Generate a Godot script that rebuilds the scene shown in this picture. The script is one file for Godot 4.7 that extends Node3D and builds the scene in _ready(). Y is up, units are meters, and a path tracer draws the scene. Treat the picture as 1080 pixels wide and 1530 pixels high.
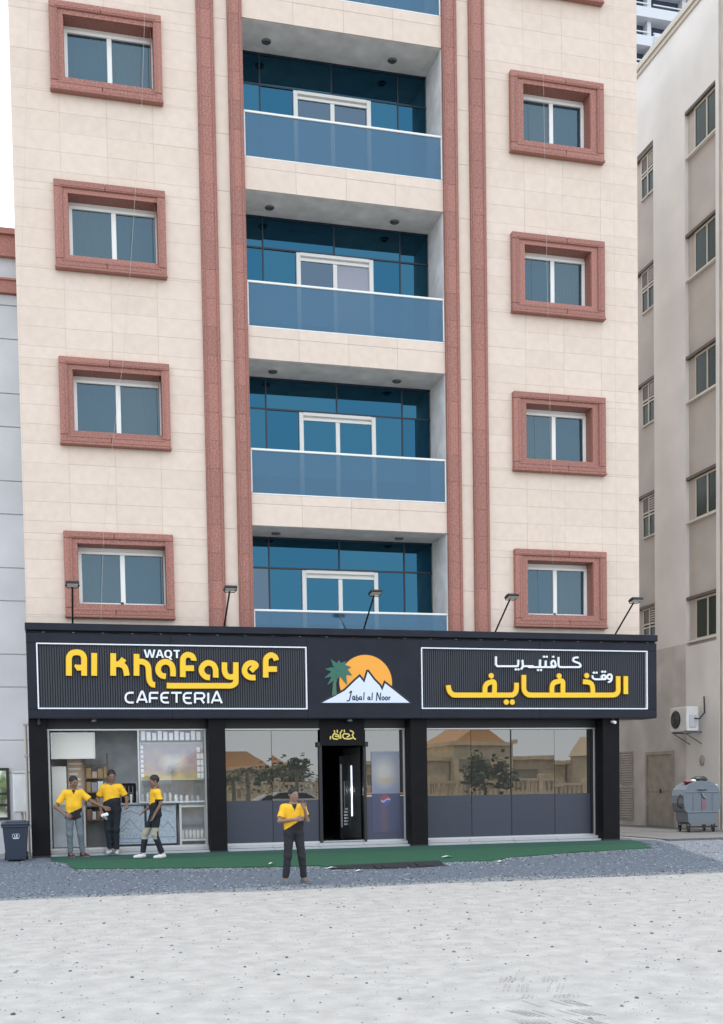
extends Node3D
# A cafeteria on the ground floor of an apartment building, seen across a sandy lot.
# x runs along the facade, y is up, z points from the facade towards the camera; metres.

const H := 3.584          # storey height
const ROOF := 22.9
const WALL_R := 14.14     # right end of the facade
const S_YELLOW := [[0.819,3.716,0.827,4.039,0.842,4.114,0.89,4.173,0.984,4.194,1.075,4.175,1.12,4.118,1.13,4.042,1.122,3.719],[1.126,3.883,0.983,3.882,1.004,3.927],[1.335,4.184,1.322,3.721],[1.716,4.184,1.704,3.724],[1.71,3.956,1.823,3.967,1.882,4.009,1.929,4.075],[1.835,3.962,1.915,3.93,1.958,3.862,1.98,3.727],[2.188,4.176,2.177,3.728],[2.184,4.01,2.295,4.019,2.386,3.974,2.424,3.887,2.43,3.713,2.45,3.61,2.497,3.552,2.553,3.542],[2.78,3.721,2.696,3.736,2.636,3.797,2.623,3.881,2.658,3.966,2.728,4.013,2.805,4.02,2.876,3.984,2.918,3.918,2.929,3.833,2.926,3.722],[3.13,3.709,3.138,4.042,3.161,4.124,3.211,4.168,3.266,4.174,3.33,4.15,3.364,4.086,3.366,4.053],[3.134,3.893,3.368,3.896],[3.697,3.703,3.615,3.718,3.545,3.783,3.522,3.865,3.554,3.947,3.627,4.002,3.698,4.008,3.769,3.976,3.814,3.9,3.822,3.805,3.82,3.704],[4.012,4.025,4.008,3.87,4.034,3.771,4.099,3.723,4.182,3.723,4.247,3.762],[4.252,4.028,4.244,3.644,4.215,3.576,4.139,3.537,3.984,3.533,3.49,3.53,2.947,3.526,2.791,3.53],[4.666,3.711,4.555,3.713,4.469,3.762,4.432,3.852,4.462,3.951,4.533,4.01,4.622,4.016,4.683,3.97,4.62,3.903,4.569,3.848],[4.885,3.713,4.892,4.05,4.916,4.133,4.979,4.183,5.035,4.187,5.097,4.149,5.123,4.08],[4.889,3.892,5.131,3.895]]
const S_CAFE := [[2.11,3.378,2.022,3.377,1.965,3.346,1.943,3.28,1.962,3.208,2.017,3.178,2.105,3.178],[2.173,3.173,2.264,3.384,2.305,3.384,2.376,3.174],[2.22,3.237,2.347,3.238],[2.437,3.174,2.441,3.333,2.468,3.38,2.616,3.38],[2.439,3.269,2.598,3.27],[2.836,3.381,2.738,3.381,2.686,3.345,2.674,3.278,2.688,3.211,2.739,3.18,2.831,3.18],[2.674,3.278,2.808,3.278],[2.882,3.382,3.098,3.383],[2.995,3.382,2.99,3.176],[3.312,3.379,3.209,3.378,3.154,3.345,3.141,3.275,3.156,3.204,3.21,3.169,3.307,3.169],[3.141,3.275,3.283,3.275],[3.373,3.167,3.378,3.379,3.52,3.38,3.566,3.353,3.567,3.298,3.522,3.265,3.375,3.259],[3.498,3.26,3.564,3.167],[3.657,3.386,3.652,3.167],[3.723,3.168,3.821,3.387,3.854,3.387,3.938,3.168],[3.768,3.228,3.901,3.228]]
const S_ARAB := [[13.335,3.816,13.333,3.403],[13.147,3.815,13.145,3.494,13.114,3.425,13.052,3.388,12.85,3.379,11.879,3.374,10.986,3.37,10.909,3.375],[12.256,3.683,12.395,3.67,12.468,3.629,12.497,3.546,12.502,3.385],[11.484,3.381,11.486,3.553,11.522,3.636,11.6,3.675,11.756,3.676,11.753,3.382],[10.799,3.823,10.796,3.53,10.821,3.445,10.879,3.389,10.984,3.37,11.09,3.37],[10.618,3.646,10.616,3.505,10.589,3.426,10.531,3.377,10.431,3.367,9.831,3.364,9.175,3.361,9.073,3.39,9.015,3.457,8.996,3.543,8.991,3.579],[9.857,3.374,9.859,3.524,9.891,3.597,9.954,3.641,10.081,3.647,10.078,3.375]]
const S_ARABDOTS := [12.351,3.822,11.664,3.807,10.013,3.797,10.369,3.211,10.513,3.211]
const S_AW := [[10.14,4.234,10.138,4.072,10.156,4.031,10.203,4.015,10.622,4.019,10.667,4.042,10.677,4.078,10.678,4.164],[10.776,4.165,10.785,4.055,10.774,3.989,10.731,3.952],[10.785,4.021,11.044,4.024],[10.909,4.002,11.169,4.005,11.205,4.03,11.209,4.175],[11.208,4.005,11.312,4.006,11.342,4.031,11.346,4.154],[11.344,4.007,11.571,4.009,11.58,4.102,11.545,4.157,11.497,4.134,11.485,4.074,11.514,4.03,11.574,4.031],[11.662,4.24,11.661,4.062,11.681,4.027,11.735,4.011,12.174,4.016,12.174,4.104,12.042,4.146,12.031,4.196,12.061,4.229,12.157,4.236],[12.987,3.758,12.914,3.752,12.877,3.79,12.896,3.84,12.951,3.857,12.988,3.824,12.987,3.752,12.962,3.702,12.898,3.679],[12.834,3.745,12.835,3.806,12.798,3.839,12.749,3.822,12.743,3.778,12.779,3.75,12.834,3.745,12.608,3.741,12.535,3.754,12.505,3.787,12.505,3.831]]
const S_AWDOTS := [10.613,3.948,10.679,3.949,11.157,3.939,11.228,3.94,11.308,4.241,11.373,4.242,11.534,4.244,12.756,3.917,12.823,3.917,12.542,3.892,12.609,3.893]
const S_MOUNT := [6.11,3.185,6.398,3.326,6.624,3.447,6.853,3.659,6.96,3.749,7.066,3.619,7.146,3.862,7.282,3.686,7.407,3.566,7.469,3.452,7.535,3.613,7.711,3.483,8.091,3.191]
const S_SUN := [7.118,3.661,7.127,4.242,7.719,3.665]
const S_TRUNK := [6.453,3.319,6.471,3.523,6.556,3.789]
const S_PALM := [6.583,3.91]
const S_FRONDS := [6.26,3.942,6.257,3.798,6.4,4.124,6.537,4.126,6.685,4.079,6.834,3.997,6.856,3.828,6.729,3.682,6.405,3.715,6.296,3.883]
const S_JABAL := [[6.744,3.429,6.769,3.429,6.721,3.235,6.658,3.225],[6.719,3.404,6.779,3.414],[6.828,3.337,6.797,3.308,6.801,3.255,6.837,3.269,6.843,3.327,6.846,3.24],[6.888,3.357,6.881,3.241,6.917,3.25,6.922,3.289,6.887,3.299],[6.973,3.328,6.948,3.299,6.952,3.255,6.983,3.27,6.988,3.323,6.997,3.241],[7.056,3.416,7.043,3.241],[7.17,3.324,7.139,3.295,7.144,3.256,7.174,3.271,7.18,3.319,7.189,3.242],[7.242,3.407,7.229,3.242],[7.33,3.228,7.349,3.417,7.417,3.238,7.43,3.408],[7.484,3.321,7.458,3.286,7.473,3.247,7.504,3.262,7.509,3.301,7.484,3.321],[7.561,3.321,7.535,3.287,7.549,3.248,7.58,3.262,7.586,3.302,7.561,3.321],[7.622,3.321,7.616,3.243],[7.619,3.297,7.652,3.316]]
const S_CALLI := [[6.983,2.417,6.936,2.439,6.904,2.505,6.941,2.56],[6.91,2.443,6.823,2.422,6.727,2.43,6.683,2.481,6.716,2.539,6.805,2.534,6.839,2.496,6.772,2.456],[6.638,2.428,6.628,2.555,6.675,2.621],[6.603,2.428,6.591,2.497,6.543,2.527,6.482,2.535,6.453,2.478,6.478,2.426,6.573,2.418],[6.494,2.618,6.499,2.556],[6.558,2.624,6.564,2.562],[6.717,2.629,6.725,2.567],[6.845,2.61,6.931,2.573],[6.405,2.488,6.399,2.417],[6.504,2.488,6.568,2.475]]

const ORD := ["first", "second", "third", "fourth", "fifth", "sixth", "seventh", "eighth", "ninth", "tenth", "eleventh", "twelfth", "thirteenth"]
var M := {}
var used := {}
var taken := {}
var boxes := {}
var rng := RandomNumberGenerator.new()
var bumps := FastNoiseLite.new()


func _ready() -> void:
	rng.seed = 7
	add_camera()
	add_light()
	make_materials()
	bumps.seed = 3
	bumps.frequency = 0.9
	bumps.fractal_octaves = 4
	add_ground()
	add_apartment_building()
	add_left_building()
	add_right_building()
	add_tower()
	add_far_side()
	add_shopfront()
	add_sign()
	add_interior()
	add_street_things()
	add_people()


func add_camera() -> void:
	var cam := Camera3D.new()
	cam.name = "camera"
	var near := 0.05
	var f := 1716.468
	cam.projection = Camera3D.PROJECTION_FRUSTUM
	cam.keep_aspect = Camera3D.KEEP_HEIGHT
	cam.near = near
	cam.far = 600.0
	cam.size = 1530.0 / f * near
	cam.frustum_offset = Vector2(0, 492.475 / f * near)
	cam.position = Vector3(0.533, 1.3438, 25.1474)
	cam.rotation = Vector3(-0.0472115, -0.2575175, -0.0162648)
	add_child(cam)
	cam.current = true


func add_light() -> void:
	var sky := ProceduralSkyMaterial.new()
	sky.sky_top_color = Color(0.735, 0.77, 0.815)
	sky.sky_horizon_color = Color(0.75, 0.775, 0.80)
	sky.sky_curve = 0.30
	sky.ground_bottom_color = Color(0.55, 0.53, 0.5)
	sky.ground_horizon_color = Color(0.8, 0.8, 0.78)
	sky.sky_energy_multiplier = 1.68
	sky.sun_angle_max = 20.0
	var env := Environment.new()
	env.background_mode = Environment.BG_SKY
	env.sky = Sky.new()
	env.sky.sky_material = sky
	env.background_energy_multiplier = 1.0
	env.tonemap_mode = Environment.TONE_MAPPER_LINEAR
	env.tonemap_exposure = 1.07
	env.sdfgi_enabled = true
	env.ssao_enabled = true
	env.ssil_enabled = true
	var we := WorldEnvironment.new()
	we.name = "world_environment"
	we.environment = env
	add_child(we)
	var sun := DirectionalLight3D.new()
	sun.name = "sun"
	sun.light_energy = 1.0
	sun.light_color = Color(1.0, 0.955, 0.89)
	sun.light_angular_distance = 0.5
	sun.shadow_enabled = true
	var e := deg_to_rad(75.0)
	add_child(sun)
	sun.look_at_from_position(Vector3.ZERO, Vector3(-0.03, -sin(e), cos(e)), Vector3.UP)


# ---------------------------------------------------------------- mesh building

class MB:
	var v := PackedVector3Array()
	var n := PackedVector3Array()
	var c := PackedColorArray()
	var uv := PackedVector2Array()

	func tri(a: Vector3, b: Vector3, d: Vector3, na: Vector3, nb: Vector3, nd: Vector3) -> void:
		if (b - a).cross(d - a).dot(na + nb + nd) > 0.0:
			v.append_array([a, d, b])
			n.append_array([na, nd, nb])
		else:
			v.append_array([a, b, d])
			n.append_array([na, nb, nd])

	func face(p: Array, out: Vector3) -> void:
		var m: Vector3 = (p[1] - p[0]).cross(p[2] - p[0])
		if m.length_squared() < 1e-16 and p.size() > 3:
			m = (p[2] - p[0]).cross(p[3] - p[0])
		if m.length_squared() < 1e-16:
			return
		m = m.normalized()
		if m.dot(out) < 0.0:
			m = -m
		for i in range(1, p.size() - 1):
			tri(p[0], p[i], p[i + 1], m, m, m)

	func box(mn: Vector3, mx: Vector3) -> void:
		cbox(Transform3D(Basis.IDENTITY, (mn + mx) * 0.5), mx - mn, 0.0)

	func cbox(xf: Transform3D, size: Vector3, r := 0.0) -> void:
		var h := size * 0.5
		r = minf(r, minf(h.x, minf(h.y, h.z)) * 0.8)
		var at := func(s: Vector3, ax: int) -> Vector3:
			var q := Vector3(s.x * (h.x - r), s.y * (h.y - r), s.z * (h.z - r))
			q[ax] = s[ax] * h[ax]
			return xf * q
		for ax in 3:
			var b := (ax + 1) % 3
			var d := (ax + 2) % 3
			for s in [-1.0, 1.0]:
				var p := []
				for e in [[-1, -1], [1, -1], [1, 1], [-1, 1]]:
					var k := Vector3.ZERO
					k[ax] = s
					k[b] = e[0]
					k[d] = e[1]
					p.append(at.call(k, ax))
				var o := Vector3.ZERO
				o[ax] = s
				face(p, xf.basis * o)
			if r > 0.0:
				for e in [[-1, -1], [1, -1], [1, 1], [-1, 1]]:
					var k := Vector3.ZERO
					k[b] = e[0]
					k[d] = e[1]
					var k0 := k
					var k1 := k
					k0[ax] = -1
					k1[ax] = 1
					face([at.call(k0, b), at.call(k1, b), at.call(k1, d), at.call(k0, d)], xf.basis * k)
		if r > 0.0:
			for i in 8:
				var k := Vector3(1 if i & 1 else -1, 1 if i & 2 else -1, 1 if i & 4 else -1)
				face([at.call(k, 0), at.call(k, 1), at.call(k, 2)], xf.basis * k)

	func tube(path: Array, radii: Array, seg := 8) -> void:
		var t: Vector3 = (path[1] - path[0]).normalized()
		var u := t.cross(Vector3.UP if absf(t.y) < 0.9 else Vector3.RIGHT).normalized()
		var rings := []
		var outs := []
		for i in path.size():
			if i > 0:
				var t2: Vector3 = (path[mini(i + 1, path.size() - 1)] - path[i - 1]).normalized()
				u = (u - t2 * u.dot(t2)).normalized()
				t = t2
			var w := t.cross(u)
			var ring := []
			var out := []
			for k in seg:
				var a := TAU * k / seg
				var q := u * cos(a) + w * sin(a)
				out.append(q)
				ring.append(path[i] + q * float(radii[mini(i, radii.size() - 1)]))
			rings.append(ring)
			outs.append(out)
		for i in path.size() - 1:
			for k in seg:
				var k2 := (k + 1) % seg
				tri(rings[i][k], rings[i][k2], rings[i + 1][k2], outs[i][k], outs[i][k2], outs[i + 1][k2])
				tri(rings[i][k], rings[i + 1][k2], rings[i + 1][k], outs[i][k], outs[i + 1][k2], outs[i + 1][k])
		face(rings[0], path[0] - path[1])
		face(rings[-1], path[-1] - path[-2])

	# a closed outline in the xy plane, pulled from z0 to z1
	func extrude(poly: PackedVector2Array, z0: float, z1: float, xf := Transform3D.IDENTITY) -> void:
		var ids := Geometry2D.triangulate_polygon(poly)
		for i in range(0, ids.size(), 3):
			for s in [[z1, 1.0], [z0, -1.0]]:
				var p := []
				for k in 3:
					var q := poly[ids[i + k]]
					p.append(xf * Vector3(q.x, q.y, s[0]))
				face(p, xf.basis * Vector3(0, 0, s[1]))
		var cw := Geometry2D.is_polygon_clockwise(poly)
		for i in poly.size():
			var a := poly[i]
			var b := poly[(i + 1) % poly.size()]
			var o := Vector3(b.y - a.y, a.x - b.x, 0)
			if cw:
				o = -o
			face([xf * Vector3(a.x, a.y, z0), xf * Vector3(b.x, b.y, z0), xf * Vector3(b.x, b.y, z1), xf * Vector3(a.x, a.y, z1)], xf.basis * o)

	# turned round the y axis of xf; profile of (radius, height) from the bottom up
	func lathe(prof: Array, seg := 16, xf := Transform3D.IDENTITY) -> void:
		for i in prof.size() - 1:
			var a: Vector2 = prof[i]
			var b: Vector2 = prof[i + 1]
			var d := (b - a).normalized()
			for k in seg:
				var t0 := TAU * k / seg
				var t1 := TAU * (k + 1) / seg
				var r0 := Vector3(cos(t0), 0, sin(t0))
				var r1 := Vector3(cos(t1), 0, sin(t1))
				var n0 := xf.basis * (r0 * d.y - Vector3(0, d.x, 0))
				var n1 := xf.basis * (r1 * d.y - Vector3(0, d.x, 0))
				var p0 := xf * (r0 * a.x + Vector3(0, a.y, 0))
				var p1 := xf * (r1 * a.x + Vector3(0, a.y, 0))
				var q0 := xf * (r0 * b.x + Vector3(0, b.y, 0))
				var q1 := xf * (r1 * b.x + Vector3(0, b.y, 0))
				if a.x > 0.0:
					tri(p0, p1, q1, n0, n1, n1)
				if b.x > 0.0:
					tri(p0, q1, q0, n0, n1, n0)

	func ball(at: Vector3, r: Vector3, seg := 10) -> void:
		var prof := []
		for i in seg + 1:
			var a := PI * i / seg - PI / 2
			prof.append(Vector2(maxf(cos(a), 0.0), sin(a)))
		prof[0].x = 0.0
		prof[seg].x = 0.0
		for i in seg:
			for k in seg * 2:
				var q := []
				for e in [[i, k], [i, k + 1], [i + 1, k + 1], [i + 1, k]]:
					var t: float = PI * e[1] / seg
					q.append(Vector3(cos(t) * prof[e[0]].x, prof[e[0]].y, sin(t) * prof[e[0]].x))
				var nn := []
				for e in q:
					nn.append((e / r).normalized())
				tri(at + q[0] * r, at + q[1] * r, at + q[2] * r, nn[0], nn[1], nn[2])
				tri(at + q[0] * r, at + q[2] * r, at + q[3] * r, nn[0], nn[2], nn[3])

	func mesh() -> ArrayMesh:
		var a := []
		a.resize(Mesh.ARRAY_MAX)
		a[Mesh.ARRAY_VERTEX] = v
		a[Mesh.ARRAY_NORMAL] = n
		if c.size() == v.size():
			a[Mesh.ARRAY_COLOR] = c
		if uv.size() == v.size():
			a[Mesh.ARRAY_TEX_UV] = uv
		var m := ArrayMesh.new()
		m.add_surface_from_arrays(Mesh.PRIMITIVE_TRIANGLES, a)
		return m


# A field of distances on a grid, joined smoothly and meshed with one vertex per crossed cell.
class Net:
	var o: Vector3
	var h: float
	var nx: int
	var ny: int
	var nz: int
	var d := PackedFloat32Array()

	func _init(mn: Vector3, mx: Vector3, cell: float) -> void:
		o = mn
		h = cell
		nx = int((mx.x - mn.x) / cell) + 2
		ny = int((mx.y - mn.y) / cell) + 2
		nz = int((mx.z - mn.z) / cell) + 2
		d.resize(nx * ny * nz)
		d.fill(1.0)

	# a capsule that tapers from a to b; cut: 1 ends it flat at b
	func cap(a: Vector3, b: Vector3, ra: float, rb: float, k := 0.03, cut := 0) -> void:
		var pad := maxf(ra, rb) + k + h * 2.5
		var lo := (a.min(b) - Vector3.ONE * pad - o) / h
		var hi := (a.max(b) + Vector3.ONE * pad - o) / h
		var ba := b - a
		var inv := 1.0 / maxf(ba.length_squared(), 1e-9)
		var dn := ba.normalized()
		for z in range(maxi(0, int(lo.z)), mini(nz, int(hi.z) + 1)):
			for y in range(maxi(0, int(lo.y)), mini(ny, int(hi.y) + 1)):
				var row := (z * ny + y) * nx
				for x in range(maxi(0, int(lo.x)), mini(nx, int(hi.x) + 1)):
					var p := o + Vector3(x, y, z) * h
					var pa := p - a
					var t := clampf(pa.dot(ba) * inv, 0.0, 1.0)
					var e := (pa - ba * t).length() - lerpf(ra, rb, t)
					if cut:
						e = maxf(e, (p - b).dot(dn))
					var w := d[row + x]
					var q := k - absf(w - e)
					d[row + x] = minf(w, e) - (q * q / (4.0 * k) if q > 0.0 else 0.0)

	func egg(c: Vector3, r: Vector3, k := 0.02) -> void:
		var pad := maxf(r.x, maxf(r.y, r.z)) + k + h * 2.5
		var lo := (c - Vector3.ONE * pad - o) / h
		var hi := (c + Vector3.ONE * pad - o) / h
		for z in range(maxi(0, int(lo.z)), mini(nz, int(hi.z) + 1)):
			for y in range(maxi(0, int(lo.y)), mini(ny, int(hi.y) + 1)):
				var row := (z * ny + y) * nx
				for x in range(maxi(0, int(lo.x)), mini(nx, int(hi.x) + 1)):
					var p := (o + Vector3(x, y, z) * h - c) / r
					var k0 := p.length()
					var k1 := maxf((p / r).length(), 1e-6)
					var e := k0 * (k0 - 1.0) / k1
					var w := d[row + x]
					var q := k - absf(w - e)
					d[row + x] = minf(w, e) - (q * q / (4.0 * k) if q > 0.0 else 0.0)

	# keeps what lies behind the plane
	func keep(at: Vector3, dir: Vector3) -> void:
		var i := 0
		for z in nz:
			for y in ny:
				var f := (o + Vector3(0, y, z) * h - at).dot(dir)
				for x in nx:
					d[i] = maxf(d[i], f + x * h * dir.x)
					i += 1

	func hollow(c: Vector3, r: Vector3) -> void:
		var i := 0
		for z in nz:
			for y in ny:
				for x in nx:
					if d[i] < 0.1:
						var p := (o + Vector3(x, y, z) * h - c) / r
						d[i] = maxf(d[i], (1.0 - p.length()) * minf(r.x, minf(r.y, r.z)))
					i += 1

	func add_to(mb: MB, tint = null, xf := Transform3D.IDENTITY) -> void:
		var at := {}
		var sx := 1
		var sy := nx
		var sz := nx * ny
		var corner := [0, sx, sy, sx + sy, sz, sx + sz, sy + sz, sx + sy + sz]
		var edges := [[0, 1], [2, 3], [4, 5], [6, 7], [0, 2], [1, 3], [4, 6], [5, 7], [0, 4], [1, 5], [2, 6], [3, 7]]
		var pos := PackedVector3Array()
		var nor := PackedVector3Array()
		for z in nz - 1:
			for y in ny - 1:
				for x in nx - 1:
					var i := (z * ny + y) * nx + x
					var f0 := d[i]
					if absf(f0) > h * 2.2:
						continue
					var neg := 0
					for k in 8:
						if d[i + corner[k]] < 0.0:
							neg += 1
					if neg == 0 or neg == 8:
						continue
					var s := Vector3.ZERO
					var m := 0
					for e in edges:
						var a: float = d[i + corner[e[0]]]
						var b: float = d[i + corner[e[1]]]
						if (a < 0.0) != (b < 0.0):
							var t := a / (a - b)
							var pa := Vector3(e[0] & 1, (e[0] >> 1) & 1, e[0] >> 2)
							var pb := Vector3(e[1] & 1, (e[1] >> 1) & 1, e[1] >> 2)
							s += pa.lerp(pb, t)
							m += 1
					s /= m
					var g := Vector3(
						d[i + 1] + d[i + 1 + sy] + d[i + 1 + sz] + d[i + 1 + sy + sz] - d[i] - d[i + sy] - d[i + sz] - d[i + sy + sz],
						d[i + sy] + d[i + sy + 1] + d[i + sy + sz] + d[i + sy + sz + 1] - d[i] - d[i + 1] - d[i + sz] - d[i + 1 + sz],
						d[i + sz] + d[i + sz + 1] + d[i + sz + sy] + d[i + sz + sy + 1] - d[i] - d[i + 1] - d[i + sy] - d[i + 1 + sy])
					at[i] = pos.size()
					pos.append(o + (Vector3(x, y, z) + s) * h)
					nor.append(g.normalized())
		for i in at:
			for ax in [[sx, sy, sz], [sy, sz, sx], [sz, sx, sy]]:
				var j: int = i + ax[0]
				if j >= d.size() or (d[i] < 0.0) == (d[j] < 0.0):
					continue
				var q := [i, i - ax[1], i - ax[1] - ax[2], i - ax[2]]
				if not (at.has(q[1]) and at.has(q[2]) and at.has(q[3])):
					continue
				var k := [at[q[0]], at[q[1]], at[q[2]], at[q[3]]]
				for t in [[0, 1, 2], [0, 2, 3]]:
					var a0: int = k[t[0]]
					var a1: int = k[t[1]]
					var a2: int = k[t[2]]
					var was := mb.v.size()
					mb.tri(xf * pos[a0], xf * pos[a1], xf * pos[a2], xf.basis * nor[a0], xf.basis * nor[a1], xf.basis * nor[a2])
					if tint != null:
						var inv := xf.affine_inverse()
						for w in range(was, mb.v.size()):
							mb.c.append(tint.call(inv * mb.v[w]))


# ---------------------------------------------------------------- naming and adding

func named(parent: Node, called: String) -> String:
	var key := "%d/%s" % [parent.get_instance_id(), called]
	var k: int = taken.get(key, 0)
	taken[key] = k + 1
	return called if k == 0 else "%s_%03d" % [called, k]


func thing(called: String, label: String, category: String, at := Vector3.ZERO, group := "") -> Node3D:
	var o := Node3D.new()
	o.name = named(self, called)
	add_child(o, true)
	o.position = at
	tag(o, label, category, group)
	return o


func tag(o: Node, label: String, category: String, group := "") -> void:
	o.set_meta("label", label)
	o.set_meta("category", category)
	if group:
		o.set_meta("group", group)


func part(parent: Node, called: String, shape, m: Material, at := Vector3.ZERO) -> MeshInstance3D:
	var o := MeshInstance3D.new()
	o.name = named(parent, called)
	o.mesh = shape.mesh() if shape is MB else shape
	o.material_override = m
	o.cast_shadow = GeometryInstance3D.SHADOW_CASTING_SETTING_ON
	parent.add_child(o, true)
	o.position = at
	return o


func group(parent: Node, called: String, at := Vector3.ZERO) -> Node3D:
	var o := Node3D.new()
	o.name = named(parent, called)
	parent.add_child(o, true)
	o.position = at
	return o


func struct(called: String, shape, m: Material, kind := "structure") -> MeshInstance3D:
	var o := part(self, called, shape, m)
	o.set_meta("kind", kind)
	return o


func block(parent: Node, called: String, mn: Vector3, mx: Vector3, m: Material, r := 0.0) -> MeshInstance3D:
	var s := mx - mn
	var key := "%.3f %.3f %.3f %.3f" % [s.x, s.y, s.z, r]
	if not boxes.has(key):
		var mb := MB.new()
		mb.cbox(Transform3D.IDENTITY, s, r)
		boxes[key] = mb.mesh()
	return part(parent, called, boxes[key], m, (mn + mx) * 0.5)


func again(o: Node3D, at: Vector3, label := "") -> Node3D:
	var k: Node3D = o.duplicate()
	k.name = named(self, String(o.name).rstrip("0123456789_"))
	add_child(k, true)
	k.position = at
	if label:
		k.set_meta("label", label)
	return k


# ---------------------------------------------------------------- materials

func lin(r: float, g: float, b: float, a := 1.0) -> Color:
	var c := Color(r, g, b).linear_to_srgb()
	c.a = a
	return c


func noise(freq: float, seed_: int, lo: float, hi: float, octaves := 4, size := 512, kind := FastNoiseLite.TYPE_SIMPLEX_SMOOTH) -> NoiseTexture2D:
	var n := FastNoiseLite.new()
	n.noise_type = kind
	n.frequency = freq
	n.seed = seed_
	n.fractal_octaves = octaves
	var t := NoiseTexture2D.new()
	t.width = size
	t.height = size
	t.seamless = true
	t.noise = n
	var g := Gradient.new()
	g.set_color(0, Color(lo, lo, lo))
	g.set_color(1, Color(hi, hi, hi))
	t.color_ramp = g
	return t


func bump(freq: float, seed_: int, strength: float, octaves := 4) -> NoiseTexture2D:
	var t := noise(freq, seed_, 0, 1, octaves)
	t.color_ramp = null
	t.as_normal_map = true
	t.bump_strength = strength
	return t


func mat(called: String, c: Color, rough := 0.8, metal := 0.0, tex: Texture2D = null, scale := 1.0, normal: Texture2D = null, nscale := 1.0) -> StandardMaterial3D:
	var m := StandardMaterial3D.new()
	m.resource_name = called
	m.albedo_color = c
	m.roughness = rough
	m.metallic = metal
	if tex:
		m.albedo_texture = tex
	if normal:
		m.normal_enabled = true
		m.normal_texture = normal
		m.normal_scale = nscale
	if tex or normal:
		m.uv1_triplanar = true
		m.uv1_world_triplanar = true
		m.uv1_scale = Vector3.ONE * scale
	M[called] = m
	return m


func pane_mat(called: String, c: Color, a: float, metal: float, rough := 0.02) -> StandardMaterial3D:
	var m := mat(called, Color(c.r, c.g, c.b, a), rough, metal)
	m.transparency = BaseMaterial3D.TRANSPARENCY_ALPHA
	return m


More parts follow.
